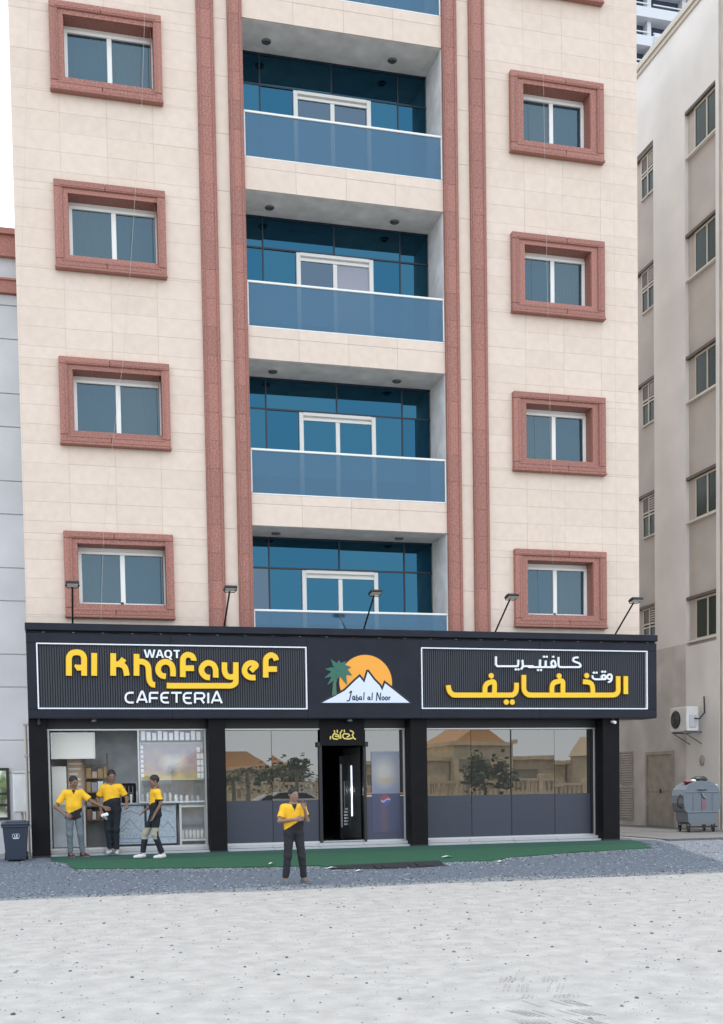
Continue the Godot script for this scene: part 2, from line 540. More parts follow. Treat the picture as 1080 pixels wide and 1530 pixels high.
func make_materials() -> void:
	var mottle := noise(0.012, 11, 0.958, 1.0, 6)
	var fleck := noise(0.022, 12, 0.68, 1.0, 7)
	var soft := noise(0.006, 13, 0.86, 1.0, 3)
	var grit := noise(0.04, 14, 0.60, 1.0, 7, 1024)
	var fine := bump(0.12, 15, 3.0)
	var coarse := bump(0.03, 16, 5.0, 5)
	for i in 4:
		var k: float = [1.0, 0.975, 1.015, 0.988][i]
		var w: float = [0.0, 0.004, -0.003, 0.007][i]
		mat("stone%d" % i, lin(0.725 * k, 0.597 * k - w * 0.5, 0.495 * k - w), 0.72, 0.0, mottle, 0.43 + 0.07 * i, fine, 0.12)
	mat("stone_back", lin(0.6, 0.52, 0.44), 0.9)
	for i in 3:
		var k: float = [1.0, 0.93, 1.07][i]
		mat("granite%d" % i, lin(0.49 * k, 0.205 * k, 0.155 * k), 0.55, 0.0, fleck, 1.7 + 0.3 * i, fine, 0.08)
	mat("fascia", lin(0.018, 0.021, 0.032), 0.42, 0.0, soft, 0.4)
	mat("fascia_rib", lin(0.028, 0.032, 0.044), 0.5)
	M.fascia.metallic_specular = 0.3
	mat("fascia_gap", lin(0.012, 0.012, 0.016), 0.7)
	mat("column_cladding", lin(0.011, 0.010, 0.012), 0.6, 0.0, soft, 0.6)
	mat("white_frame", lin(0.78, 0.77, 0.73), 0.4)
	mat("white_paint", lin(0.83, 0.82, 0.80), 0.8, 0.0, soft, 0.5)
	mat("soffit", lin(0.85, 0.83, 0.79), 0.85, 0.0, soft, 0.5)
	mat("curtain_glass", lin(0.020, 0.078, 0.128), 0.03, 1.0)
	mat("curtain_glass_b", lin(0.026, 0.088, 0.135), 0.03, 1.0)
	mat("curtain_glass_grey", lin(0.07, 0.10, 0.13), 0.06, 1.0)
	mat("mullion", lin(0.012, 0.02, 0.035), 0.4)
	pane_mat("rail_glass", lin(0.038, 0.112, 0.182), 0.44, 0.50, 0.06)
	pane_mat("window_glass", lin(0.060, 0.112, 0.145), 0.25, 0.62, 0.03)
	pane_mat("window_glass_b", lin(0.070, 0.122, 0.150), 0.22, 0.56, 0.03)
	mat("curtain_cloth", lin(0.30, 0.34, 0.37), 0.9)
	mat("curtain_cloth_b", lin(0.42, 0.41, 0.38), 0.9)
	mat("curtain_cloth_c", lin(0.16, 0.22, 0.26), 0.9)
	mat("foil", lin(0.42, 0.43, 0.50), 0.35, 0.7, null, 7.0, coarse, 2.5)
	pane_mat("shop_glass", lin(0.225, 0.218, 0.205), 0.10, 0.84, 0.0)
	M.shop_glass.normal_enabled = true
	M.shop_glass.normal_texture = bump(0.004, 41, 1.0, 2)
	M.shop_glass.normal_scale = 0.06
	M.shop_glass.uv1_triplanar = true
	M.shop_glass.uv1_world_triplanar = true
	M.shop_glass.uv1_scale = Vector3.ONE * 0.35
	pane_mat("clear_glass", lin(0.8, 0.85, 0.85), 0.03, 0.0, 0.0)
	mat("film", lin(0.038, 0.045, 0.066), 0.36)
	mat("film_b", lin(0.035, 0.042, 0.062), 0.36)
	mat("film_poster", lin(0.05, 0.056, 0.092), 0.36)
	mat("alu", lin(0.55, 0.55, 0.54), 0.35, 0.6)
	mat("steel", lin(0.35, 0.36, 0.37), 0.4, 0.8, grit, 1.2)
	mat("black", lin(0.012, 0.012, 0.014), 0.5)
	mat("black_gloss", lin(0.008, 0.008, 0.010), 0.35)
	M.black_gloss.metallic_specular = 0.25
	M.column_cladding.metallic_specular = 0.25
	mat("yellow", lin(0.86, 0.53, 0.012), 0.4)
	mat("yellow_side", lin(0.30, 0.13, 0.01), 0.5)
	mat("letter_white", lin(0.80, 0.82, 0.86), 0.4)
	mat("gold", lin(0.75, 0.62, 0.18), 0.35, 0.5)
	mat("orange", lin(0.86, 0.36, 0.035), 0.5)
	mat("palm_green", lin(0.025, 0.13, 0.09), 0.5)
	mat("palm_trunk", lin(0.06, 0.14, 0.08), 0.5)
	mat("logo_white", lin(0.66, 0.71, 0.84), 0.5)
	mat("logo_outline", lin(0.012, 0.012, 0.02), 0.6)
	mat("sand", lin(0.300, 0.300, 0.298), 0.95, 0.0, noise(0.012, 33, 0.85, 1.0, 7, 1024), 0.22, bump(0.2, 34, 4.0), 0.35)
	mat("gravel_bed", lin(0.205, 0.235, 0.28), 0.95, 0.0, grit, 1.3, coarse, 1.5)
	mat("pavement", lin(0.19, 0.19, 0.195), 0.9, 0.0, grit, 0.5, fine, 0.5)
	mat("stone_step", lin(0.42, 0.42, 0.43), 0.5, 0.0, mottle, 0.8)
	mat("turf_back", lin(0.034, 0.130, 0.084), 0.95, 0.0, grit, 2.0, coarse, 1.2)
	mat("turf", lin(0.036, 0.155, 0.075), 0.95, 0.0, grit, 2.0, coarse, 1.2)
	mat("rubber", lin(0.02, 0.02, 0.022), 0.8)
	mat("paper", lin(0.7, 0.7, 0.68), 0.8)
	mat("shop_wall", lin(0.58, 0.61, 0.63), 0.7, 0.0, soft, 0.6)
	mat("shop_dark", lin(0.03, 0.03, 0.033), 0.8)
	mat("shop_floor", lin(0.16, 0.155, 0.15), 0.4)
	mat("lightbox", lin(0.74, 0.72, 0.66), 0.5)
	mat("cream_board", lin(0.55, 0.40, 0.30), 0.7)
	mat("wood", lin(0.20, 0.13, 0.07), 0.6)
	mat("grey_paint", lin(0.60, 0.61, 0.63), 0.85, 0.0, noise(0.004, 21, 0.92, 1.0, 4), 0.25)
	mat("right_wall", lin(0.79, 0.755, 0.71), 0.88, 0.0, noise(0.004, 22, 0.91, 1.0, 5), 0.16)
	mat("right_strip", lin(0.54, 0.495, 0.45), 0.88, 0.0, noise(0.005, 23, 0.92, 1.0, 4), 0.2)
	mat("right_base_shade", lin(0.62, 0.58, 0.54), 0.88, 0.0, noise(0.004, 24, 0.86, 1.0, 5), 0.3)  # wall tone darkened for the light lost low in the alley
	mat("right_front", lin(0.52, 0.46, 0.38), 0.88, 0.0, soft, 0.3)
	mat("brown_frame", lin(0.10, 0.075, 0.06), 0.6)
	mat("cream_frame", lin(0.52, 0.47, 0.40), 0.6)
	pane_mat("green_glass", lin(0.028, 0.045, 0.034), 0.80, 0.0, 0.2)
	M.green_glass.metallic_specular = 0.3
	mat("door_tan", lin(0.38, 0.33, 0.27), 0.7, 0.0, soft, 0.7)
	mat("bin_navy", lin(0.020, 0.030, 0.052), 0.5)
	mat("bin_steel", lin(0.28, 0.32, 0.37), 0.45, 0.65, grit, 1.5, fine, 0.2)
	mat("beige_pvc", lin(0.5, 0.45, 0.38), 0.5)
	mat("tower_white", lin(0.62, 0.63, 0.66), 0.8)
	mat("tower_glass", lin(0.10, 0.13, 0.18), 0.15, 0.5)
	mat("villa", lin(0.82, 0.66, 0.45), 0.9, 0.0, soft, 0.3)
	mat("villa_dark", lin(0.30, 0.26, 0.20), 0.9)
	mat("villa_roof", lin(0.62, 0.36, 0.18), 0.8)
	mat("bark", lin(0.12, 0.085, 0.06), 0.9)
	mat("leaf", lin(0.10, 0.115, 0.06), 0.8)
	mat("hedge", lin(0.14, 0.22, 0.05), 0.8)
	mat("asphalt", lin(0.055, 0.055, 0.058), 0.9)
	mat("car_white", lin(0.75, 0.75, 0.75), 0.2)
	mat("cable", lin(0.52, 0.45, 0.40), 0.6)
	mat("stone_grey", lin(1, 1, 1), 0.9)
	M.stone_grey.vertex_color_use_as_albedo = true
	mat("cloth", lin(1, 1, 1), 0.85)
	M.cloth.vertex_color_use_as_albedo = true
	mat("skin", lin(0.19, 0.105, 0.07), 0.55)
	mat("skin_b", lin(0.24, 0.14, 0.10), 0.55)
	mat("hair", lin(0.008, 0.007, 0.007), 0.6)
	mat("eye_white", lin(0.6, 0.58, 0.55), 0.3)
	mat("lamp_tube", lin(0.9, 0.9, 0.9), 0.5)
	M.lamp_tube.emission_enabled = true
	M.lamp_tube.emission = Color(0.92, 0.95, 1.0)
	M.lamp_tube.emission_energy_multiplier = 1.6


# ---------------------------------------------------------------- ground

func slope(z: float) -> float:
	if z < 0.7:
		return 0.0
	return -0.35 * minf((z - 0.7) / 4.3, 1.0)


# shallow wheel ruts that sweep across the lot
func rut(x: float, z: float) -> float:
	var y := 0.0
	for r in [[9.3, 0.06], [10.9, 0.06], [13.2, -0.10], [14.8, -0.10], [16.6, 0.02]]:
		var d: float = z - r[0] - r[1] * x - 0.25 * sin(x * 0.35 + r[0])
		y += 0.016 * exp(-d * d / 0.02) - 0.008 * exp(-(absf(d) - 0.28) * (absf(d) - 0.28) / 0.012)
	return y


func ground_height(x: float, z: float) -> float:
	var y := slope(z)
	var k := clampf((z - 0.8) / 1.5, 0.0, 1.0) * (1.0 if z < 30.0 else 0.0)
	y += k * (0.018 * bumps.get_noise_2d(x * 0.25, z * 0.6) + 0.003 * bumps.get_noise_2d(x * 0.5 + 20.0, z * 2.6) + 0.0035 * bumps.get_noise_2d(x * 4.0 + 50.0, z * 4.0) - rut(x, z))
	return y


func add_ground() -> void:
	var xs := [-400.0, -120.0, -60.0, -30.0, -15.0]
	var x := -6.0
	while x < 24.0:
		xs.append(x)
		x += 0.09
	xs.append_array([24.0, 30.0, 45.0, 80.0, 150.0, 400.0])
	var zs := [-400.0, -150.0, -60.0, -20.0, -2.0, 0.6]
	var z := 0.8
	while z < 23.0:
		zs.append(z)
		z += 0.07
	zs.append_array([23.0, 25.0, 28.0, 34.0, 45.0, 70.0, 120.0, 250.0, 400.0])
	var hs := []
	for i in xs.size():
		var col := PackedFloat32Array()
		for j in zs.size():
			col.append(ground_height(xs[i], zs[j]))
		hs.append(col)
	var mb := MB.new()
	var nn := []
	for i in xs.size():
		var col := PackedVector3Array()
		for j in zs.size():
			var i0 := maxi(i - 1, 0)
			var i1 := mini(i + 1, xs.size() - 1)
			var j0 := maxi(j - 1, 0)
			var j1 := mini(j + 1, zs.size() - 1)
			col.append(Vector3(-(hs[i1][j] - hs[i0][j]) / (xs[i1] - xs[i0]), 1, -(hs[i][j1] - hs[i][j0]) / (zs[j1] - zs[j0])).normalized())
		nn.append(col)
	for i in xs.size() - 1:
		for j in zs.size() - 1:
			var a := Vector3(xs[i], hs[i][j], zs[j])
			var b := Vector3(xs[i + 1], hs[i + 1][j], zs[j])
			var c := Vector3(xs[i + 1], hs[i + 1][j + 1], zs[j + 1])
			var d := Vector3(xs[i], hs[i][j + 1], zs[j + 1])
			mb.tri(a, b, c, nn[i][j], nn[i + 1][j], nn[i + 1][j + 1])
			mb.tri(a, c, d, nn[i][j], nn[i + 1][j + 1], nn[i][j + 1])
	struct("ground", mb, M.sand)
	var road := MB.new()
	road.box(Vector3(-150, -0.40, 27.5), Vector3(200, -0.335, 36.0))
	struct("road", road, M.asphalt)
	var pav := MB.new()
	for i in 4:
		for j in 9:
			var p := Vector3(14.25 + i * 0.93, 0.0, -16.0 + j * 1.9)
			pav.box(p + Vector3(0.006, -0.1, 0.006), p + Vector3(0.924, 0.018 + rng.randf() * 0.006, 1.894))
	struct("alley_pavement", pav, M.pavement)
	# a strip of blue-grey gravel between the turf and the open sand
	var gb := MB.new()
	var cell := func(i: int, j: int) -> Vector3:
		var gx := -7.0 + i * 0.1
		var far := 5.75 + 0.35 * bumps.get_noise_2d(gx * 0.45, 9.0) + 0.18 * bumps.get_noise_2d(gx * 2.2, 3.0)
		var gz := 0.72 + (far - 0.72) * j / 60.0
		return Vector3(gx, ground_height(gx, gz) + 0.006 + 0.008 * bumps.get_noise_2d(gx * 9.0, gz * 9.0) - (0.02 if j == 60 else 0.0), gz)
	for i in 240:
		for j in 60:
			var p := [cell.call(i, j), cell.call(i + 1, j), cell.call(i + 1, j + 1), cell.call(i, j + 1)]
			gb.face([p[0], p[1], p[2]], Vector3.UP)
			gb.face([p[0], p[2], p[3]], Vector3.UP)
	struct("gravel_strip", gb, M.gravel_bed)
	# stones
	var shapes := []
	for s in 3:
		var mb2 := MB.new()
		var pn := FastNoiseLite.new()
		pn.seed = 40 + s
		pn.frequency = 0.8
		mb2.ball(Vector3.ZERO, Vector3.ONE, 4)
		for i in mb2.v.size():
			mb2.v[i] *= 1.0 + 0.45 * pn.get_noise_3dv(mb2.v[i] * 1.3)
		for i in range(0, mb2.v.size(), 3):
			var m := -(mb2.v[i + 1] - mb2.v[i]).cross(mb2.v[i + 2] - mb2.v[i]).normalized()
			for k in 3:
				mb2.n[i + k] = m
		shapes.append(mb2.mesh())
	scatter("gravel", shapes[0], 30000, Rect2(-5, 0.75, 22, 5.3), 0.006, 0.020, 0.03, 0.32)
	scatter("gravel", shapes[1], 12000, Rect2(-5, 1.0, 22, 5.3), 0.006, 0.028, 0.03, 0.38)
	scatter("pebbles", shapes[2], 1000, Rect2(-5, 6.0, 19, 15.0), 0.008, 0.022, 0.05, 0.20)
	scatter("pebbles", shapes[1], 16000, Rect2(-5, 5.6, 19, 15.0), 0.0025, 0.009, 0.10, 0.36)
	# tread marks pressed up in the sand, lower right
	var tr := MB.new()
	for lane in [[Vector2(4.72, 15.8), Vector2(4.08, 17.9)], [Vector2(4.36, 15.7), Vector2(3.72, 17.8)]]:
		for k in 6:
			for q in 6:
				var p: Vector2 = lane[0].lerp(lane[1], (k + 0.5) / 6.0)
				var along: Vector2 = (lane[1] - lane[0]).normalized()
				var across := Vector2(along.y, -along.x)
				var skew := along.rotated((0.12 if k < 3 else -0.55) + 0.1 * rng.randf())
				p += across * (q - 2.5) * 0.038
				var e := [p - skew * 0.14, p, p + skew * 0.14]
				var path := []
				for w in e:
					path.append(Vector3(w.x, ground_height(w.x, w.y) + 0.001, w.y))
				if rng.randf() < 0.72:
					tr.tube(path, [0.004, 0.006 + 0.004 * rng.randf(), 0.004], 6)
	struct("tyre_tread_marks", tr, M.sand, "stuff")


func scatter(called: String, shape: Mesh, count: int, area: Rect2, lo: float, hi: float, dark: float, light: float) -> void:
	var mm := MultiMesh.new()
	mm.transform_format = MultiMesh.TRANSFORM_3D
	mm.use_colors = true
	mm.mesh = shape
	mm.instance_count = count
	for i in count:
		var x := area.position.x + rng.randf() * area.size.x
		var z := area.position.y + rng.randf() * area.size.y
		while on_turf(x, z):
			z += 0.4 * rng.randf() + 0.05
		var r := lo + (hi - lo) * pow(rng.randf(), 2.5)
		var b := Basis.from_euler(Vector3(rng.randf() * 0.6, rng.randf() * TAU, rng.randf() * 0.6)).scaled(Vector3(1, 0.65, 1) * r)
		b = Basis.from_euler(Vector3(0, rng.randf() * TAU, 0)) * b
		mm.set_instance_transform(i, Transform3D(b, Vector3(x, ground_height(x, z) + r * 0.15, z)))
		var g := dark + (light - dark) * rng.randf()
		mm.set_instance_color(i, Color(g * 0.92, g * 0.98, g * 1.06))
	var o := MultiMeshInstance3D.new()
	o.name = named(self, called)
	o.multimesh = mm
	o.material_override = M.stone_grey
	o.set_meta("kind", "stuff")
	add_child(o, true)


# ---------------------------------------------------------------- the apartment building

func add_apartment_building() -> void:
	var b := thing("apartment_building", "cream stone apartment block with red granite pilasters and blue glass balconies above the cafeteria", "building")
	var ends := [Vector2(0.0, 3.817), Vector2(10.313, WALL_R)]
	var wins := [Vector2(0.794, 3.071), Vector2(10.914, 13.235)]
	var opens := [Vector2(1.07, 2.965), Vector2(11.235, 12.905)]
	var wt := 6.806
	var wb := 5.014
	var ot := 6.56
	var ob := 5.30
	# backing walls with openings
	var wall := MB.new()
	for s in 2:
		var e: Vector2 = ends[s]
		var o: Vector2 = opens[s]
		wall.box(Vector3(e.x + 0.004, 2.9, -0.45), Vector3(o.x, ROOF, -0.012))
		wall.box(Vector3(o.y, 2.9, -0.45), Vector3(e.y - 0.004, ROOF, -0.012))
		var y := 2.9
		for k in 5:
			wall.box(Vector3(o.x, y, -0.45), Vector3(o.y, ob + H * k, -0.012))
			y = ot + H * k
		wall.box(Vector3(o.x, y, -0.45), Vector3(o.y, ROOF, -0.012))
		wall.box(Vector3(e.x + 0.004, 2.9, -9.5), Vector3(e.y - 0.004, ROOF, -0.85))
	wall.box(Vector3(3.817, 2.9, -9.5), Vector3(4.793, ROOF, -0.03))
	wall.box(Vector3(9.306, 2.9, -9.5), Vector3(10.313, ROOF, -0.03))
	wall.box(Vector3(4.793, 2.9, -9.5), Vector3(9.306, ROOF, -1.16))
	wall.box(Vector3(4.793, 21.45, -1.16), Vector3(9.306, ROOF, -0.03))
	wall.box(Vector3(13.26, 2.87, -9.5), Vector3(WALL_R - 0.004, 2.898, -0.002))
	for x in [0.004, 12.94]:
		wall.box(Vector3(x, -0.2, -13.0), Vector3(x + 0.3, 2.9, -0.03))
	wall.box(Vector3(0.304, -0.2, -13.0), Vector3(12.94, 2.9, -12.7))
	wall.box(Vector3(0.004, 2.9, -13.0), Vector3(WALL_R - 0.004, 11.0, -9.502))  # unseen rear, stepped down so more sky reaches the alley wall
	var w := part(b, "wall", wall, M.stone_back)
	# stone panels
	var row := H / 9.0
	var rest := MB.new()
	var count := 0
	for s in 2:
		var e: Vector2 = ends[s]
		var step := (e.y - e.x) / 4.0
		var holes := []
		for k in 5:
			holes.append(Rect2(wins[s].x + 0.05, wb + 0.05 + H * k, wins[s].y - wins[s].x - 0.1, wt - wb - 0.1))
		var r := 0
		while 4.62 + r * row < ROOF - 0.01:
			var y0 := 4.62 + r * row
			for q in 4:
				var shift := 0.0
				var bits := [Rect2(e.x + step * q + shift, y0, step, row)]
				for hole in holes:
					var next := []
					for p: Rect2 in bits:
						if not p.intersects(hole):
							next.append(p)
							continue
						if p.position.y < hole.position.y - 0.02:
							next.append(Rect2(p.position, Vector2(p.size.x, hole.position.y - p.position.y)))
						if p.end.y > hole.end.y + 0.02:
							next.append(Rect2(p.position.x, hole.end.y, p.size.x, p.end.y - hole.end.y))
						var lo := maxf(p.position.y, hole.position.y)
						var hi := minf(p.end.y, hole.end.y)
						if p.position.x < hole.position.x - 0.02:
							next.append(Rect2(p.position.x, lo, hole.position.x - p.position.x, hi - lo))
						if p.end.x > hole.end.x + 0.02:
							next.append(Rect2(hole.end.x, lo, p.end.x - hole.end.x, hi - lo))
					bits = next
				for p: Rect2 in bits:
					var out := rng.randf() * 0.003
					var g := 0.0016
					var mn := Vector3(snappedf(p.position.x, 0.001) + g, snappedf(p.position.y, 0.001) + g, -0.011)
					var mx := Vector3(snappedf(p.end.x, 0.001) - g, minf(snappedf(p.end.y, 0.001), ROOF) - g, 0.0)
					if mx.x - mn.x < 0.01 or mx.y - mn.y < 0.01:
						continue
					if count < 300 and y0 < 18.6:
						count += 1
						block(w, "stone_panel", mn, mx, M["stone%d" % (rng.randi() % 4)], 0.0).position.z += out
					else:
						rest.box(mn, mx)
			r += 1
	for x in [4.185, 9.646]:
		var y := 4.62
		while y < ROOF - 0.1:
			var hgt := minf(H / 3.0, ROOF - y)
			var mn := Vector3(x + 0.003, y + 0.003, -0.028)
			rest.box(mn, Vector3(x + (0.293 if x < 5 else 0.295) - 0.003, y + hgt - 0.003, 0.0 + rng.randf() * 0.003))
			y += hgt
	part(w, "stone_panels", rest, M.stone1).set_meta("kind", "stuff")
	var side := MB.new()
	for x in [-0.004, WALL_R - 0.026]:
		var y := 0.0 if x < 5.0 else 2.9
		while y < ROOF - 0.1:
			for q in range(0 if y < 10.6 else 4, 11):
				side.box(Vector3(x, y + 0.003, -13.0 + q * 1.178), Vector3(x + 0.03, minf(y + row * 2, ROOF) - 0.003, -13.0 + (q + 1) * 1.178 - 0.008))
			y += row * 2
	part(w, "side_panels", side, M.stone2).set_meta("kind", "stuff")
	block(b, "roof", Vector3(-0.02, ROOF, -9.5), Vector3(WALL_R + 0.02, ROOF + 0.12, 0.02), M.stone1, 0.02)
	# pilasters of red granite slabs
	for x in [Vector2(3.817, 4.185), Vector2(4.478, 4.793), Vector2(9.306, 9.646), Vector2(9.941, 10.313)]:
		var pil := group(b, "pilaster")
		var y := 4.66
		while y < ROOF - 0.05:
			var y1 := minf(y + 0.60, ROOF)
			var slab := block(pil, "granite_slab", Vector3(x.x + 0.002, y + 0.0007, -0.025), Vector3(x.y - 0.002, y1 - 0.0007, 0.075), M["granite%d" % (rng.randi() % 3)], 0.004)
			slab.position.z += rng.randf() * 0.003
			y = y1
		for s in [x.x + 0.05, x.y - 0.05]:
			block(pil, "granite_bead", Vector3(s - 0.02, 4.66, 0.05), Vector3(s + 0.02, ROOF - 0.005, 0.098), M.granite1, 0.008)
	# windows
	for s in 2:
		for k in 5:
			add_window(b, s, wins[s], opens[s], wb + H * k, wt + H * k, ob + H * k, ot + H * k, k)
	for j in range(-1, 4):
		add_balcony(b, j)


func add_window(b: Node3D, s: int, outer: Vector2, open: Vector2, wb: float, wt: float, ob: float, ot: float, k: int) -> void:
	var w := group(b, "window")
	var seam := (outer.x + outer.y) * 0.5 + (0.2 if s else -0.1)
	var gm := [M.granite0, M.granite1, M.granite2]
	# surround: an outer board and an inner, lower board, each piece its own slab
	var g := 0.003
	var xs := [outer.x, outer.x + 0.17, open.x, open.y, outer.y - 0.17, outer.y]
	var m0: Material = gm[rng.randi() % 3]
	var m1: Material = gm[rng.randi() % 3]
	block(w, "surround_slab", Vector3(xs[0], wt - 0.15, -0.03), Vector3(seam - g, wt, 0.125), m0, 0.012)
	block(w, "surround_slab", Vector3(seam + g, wt - 0.15, -0.03), Vector3(xs[5], wt, 0.125), m1, 0.012)
	block(w, "surround_slab", Vector3(xs[0], wb + 0.05, -0.03), Vector3(seam - g, wb + 0.19, 0.125), m1, 0.012)
	block(w, "surround_slab", Vector3(seam + g, wb + 0.05, -0.03), Vector3(xs[5], wb + 0.19, 0.125), m0, 0.012)
	block(w, "sill_lip", Vector3(xs[0] - 0.012, wb - 0.012, -0.03), Vector3(xs[5] + 0.012, wb + 0.047, 0.155), gm[1], 0.014)
	block(w, "surround_slab", Vector3(xs[0], wb + 0.193, -0.03), Vector3(xs[1], wt - 0.153, 0.125), gm[rng.randi() % 3], 0.012)
	block(w, "surround_slab", Vector3(xs[4], wb + 0.193, -0.03), Vector3(xs[5], wt - 0.153, 0.125), gm[rng.randi() % 3], 0.012)
	var inner := MB.new()
	for f in [[0.0, 0.085], [0.05, 0.055]]:
		var i: float = f[0]
		var zz: float = f[1]
		var a := Vector2(xs[1] + i, wb + 0.19 + i * 0.4)
		var c := Vector2(xs[4] - i, wt - 0.15 - i)
		var a2 := Vector2(open.x + i * 0.0, ob)
		var c2 := Vector2(open.y, ot)
		inner.box(Vector3(a.x, c2.y - 0.002 + i * 0.01, -0.03), Vector3(c.x, c.y, zz))
		inner.box(Vector3(a.x, a.y, -0.03), Vector3(c.x, a2.y + 0.002, zz - 0.001))
		inner.box(Vector3(a.x, a2.y + 0.002, -0.03), Vector3(a2.x + 0.001 * i, c2.y - 0.002, zz - 0.002))
		inner.box(Vector3(c2.x, a2.y + 0.002, -0.03), Vector3(c.x, c2.y - 0.002, zz - 0.002))
	for e in [[xs[1] - 0.055, xs[1] - 0.045], [xs[4] + 0.045, xs[4] + 0.055]]:
		inner.box(Vector3(e[0], wb + 0.20, 0.12), Vector3(e[1], wt - 0.16, 0.134))
	for e in [[wt - 0.115, wt - 0.105], [wb + 0.15, wb + 0.16]]:
		inner.box(Vector3(xs[1] - 0.05, e[0], 0.12), Vector3(xs[4] + 0.05, e[1], 0.133))
	part(w, "inner_moulding", inner, gm[k % 3])
	var zg := -0.27
	var rev := MB.new()
	rev.box(Vector3(open.x - 0.01, ot - 0.012, zg - 0.1), Vector3(open.y + 0.01, ot + 0.01, 0.04))
	rev.box(Vector3(open.x - 0.01, ob - 0.01, zg - 0.1), Vector3(open.y + 0.01, ob + 0.012, 0.04))
	rev.box(Vector3(open.x - 0.01, ob + 0.012, zg - 0.1), Vector3(open.x + 0.012, ot - 0.012, 0.04))
	rev.box(Vector3(open.y - 0.012, ob + 0.012, zg - 0.1), Vector3(open.y + 0.01, ot - 0.012, 0.04))
	part(w, "reveal", rev, M.granite1)
	# white sliding frame
	var fr := MB.new()
	var f := 0.075
	var x0 := open.x + 0.015
	var x1 := open.y - 0.015
	var mid := (x0 + x1) * 0.5
	var y0 := ob + 0.015
	var y1 := ot - 0.10
	fr.cbox(Transform3D(Basis(), Vector3(mid, (y1 + ot) * 0.5 - 0.008, zg - 0.02)), Vector3(x1 - x0, ot - y1 - 0.018, 0.05))
	fr.cbox(Transform3D(Basis(), Vector3(mid, y0 + f * 0.4, zg)), Vector3(x1 - x0, f * 0.8, 0.09), 0.006)
	fr.cbox(Transform3D(Basis(), Vector3(mid, y1 - f * 0.4, zg)), Vector3(x1 - x0, f * 0.8, 0.09), 0.006)
	for x in [x0 + f * 0.5, x1 - f * 0.5]:
		fr.cbox(Transform3D(Basis(), Vector3(x, (y0 + y1) * 0.5, zg - 0.001)), Vector3(f, y1 - y0 - f * 1.6, 0.085), 0.006)
	part(w, "frame", fr, M.white_frame)
	block(w, "meeting_stile", Vector3(mid - 0.055, y0 + f * 0.8, zg - 0.035), Vector3(mid + 0.045, y1 - f * 0.8, zg + 0.03), M.white_frame, 0.006)
	for i in 2:
		var a := x0 + f if i == 0 else mid + 0.045
		var c := mid - 0.055 if i == 0 else x1 - f
		var p := block(w, "pane", Vector3(a, y0 + f * 0.8, zg - 0.012), Vector3(c, y1 - f * 0.8, zg - 0.006), M.window_glass if (k + i + s) % 2 else M.window_glass_b)
		p.rotation = Vector3(rng.randf_range(-0.012, 0.012), rng.randf_range(-0.012, 0.012), 0)
	# drapes hanging in folds, drawn to a different width behind each window
	for i in 2:
		var wide := (x1 - x0) * rng.randf_range(0.28, 0.52)
		var dr := MB.new()
		var folds := 9
		for q in folds * 4:
			var ends := []
			for e in 2:
				var t: float = float(q + e) / (folds * 4)
				var x: float = x0 + wide * t if i == 0 else x1 - wide * t
				ends.append(Vector3(x, 0, zg - 0.11 + 0.022 * sin(t * TAU * folds)))
			dr.face([ends[0] + Vector3(0, y0, 0), ends[1] + Vector3(0, y0, 0), ends[1] + Vector3(0, y1, 0), ends[0] + Vector3(0, y1, 0)], Vector3(0, 0, 1))
		part(w, "drape", dr, [M.curtain_cloth, M.curtain_cloth_b, M.curtain_cloth_c][rng.randi() % 3])
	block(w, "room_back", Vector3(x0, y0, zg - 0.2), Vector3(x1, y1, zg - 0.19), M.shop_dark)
	if k == 0:
		block(w, "latch", Vector3(mid - 0.06, y0 + 0.03, zg + 0.046), Vector3(mid, y0 + 0.08, zg + 0.06), M.black)


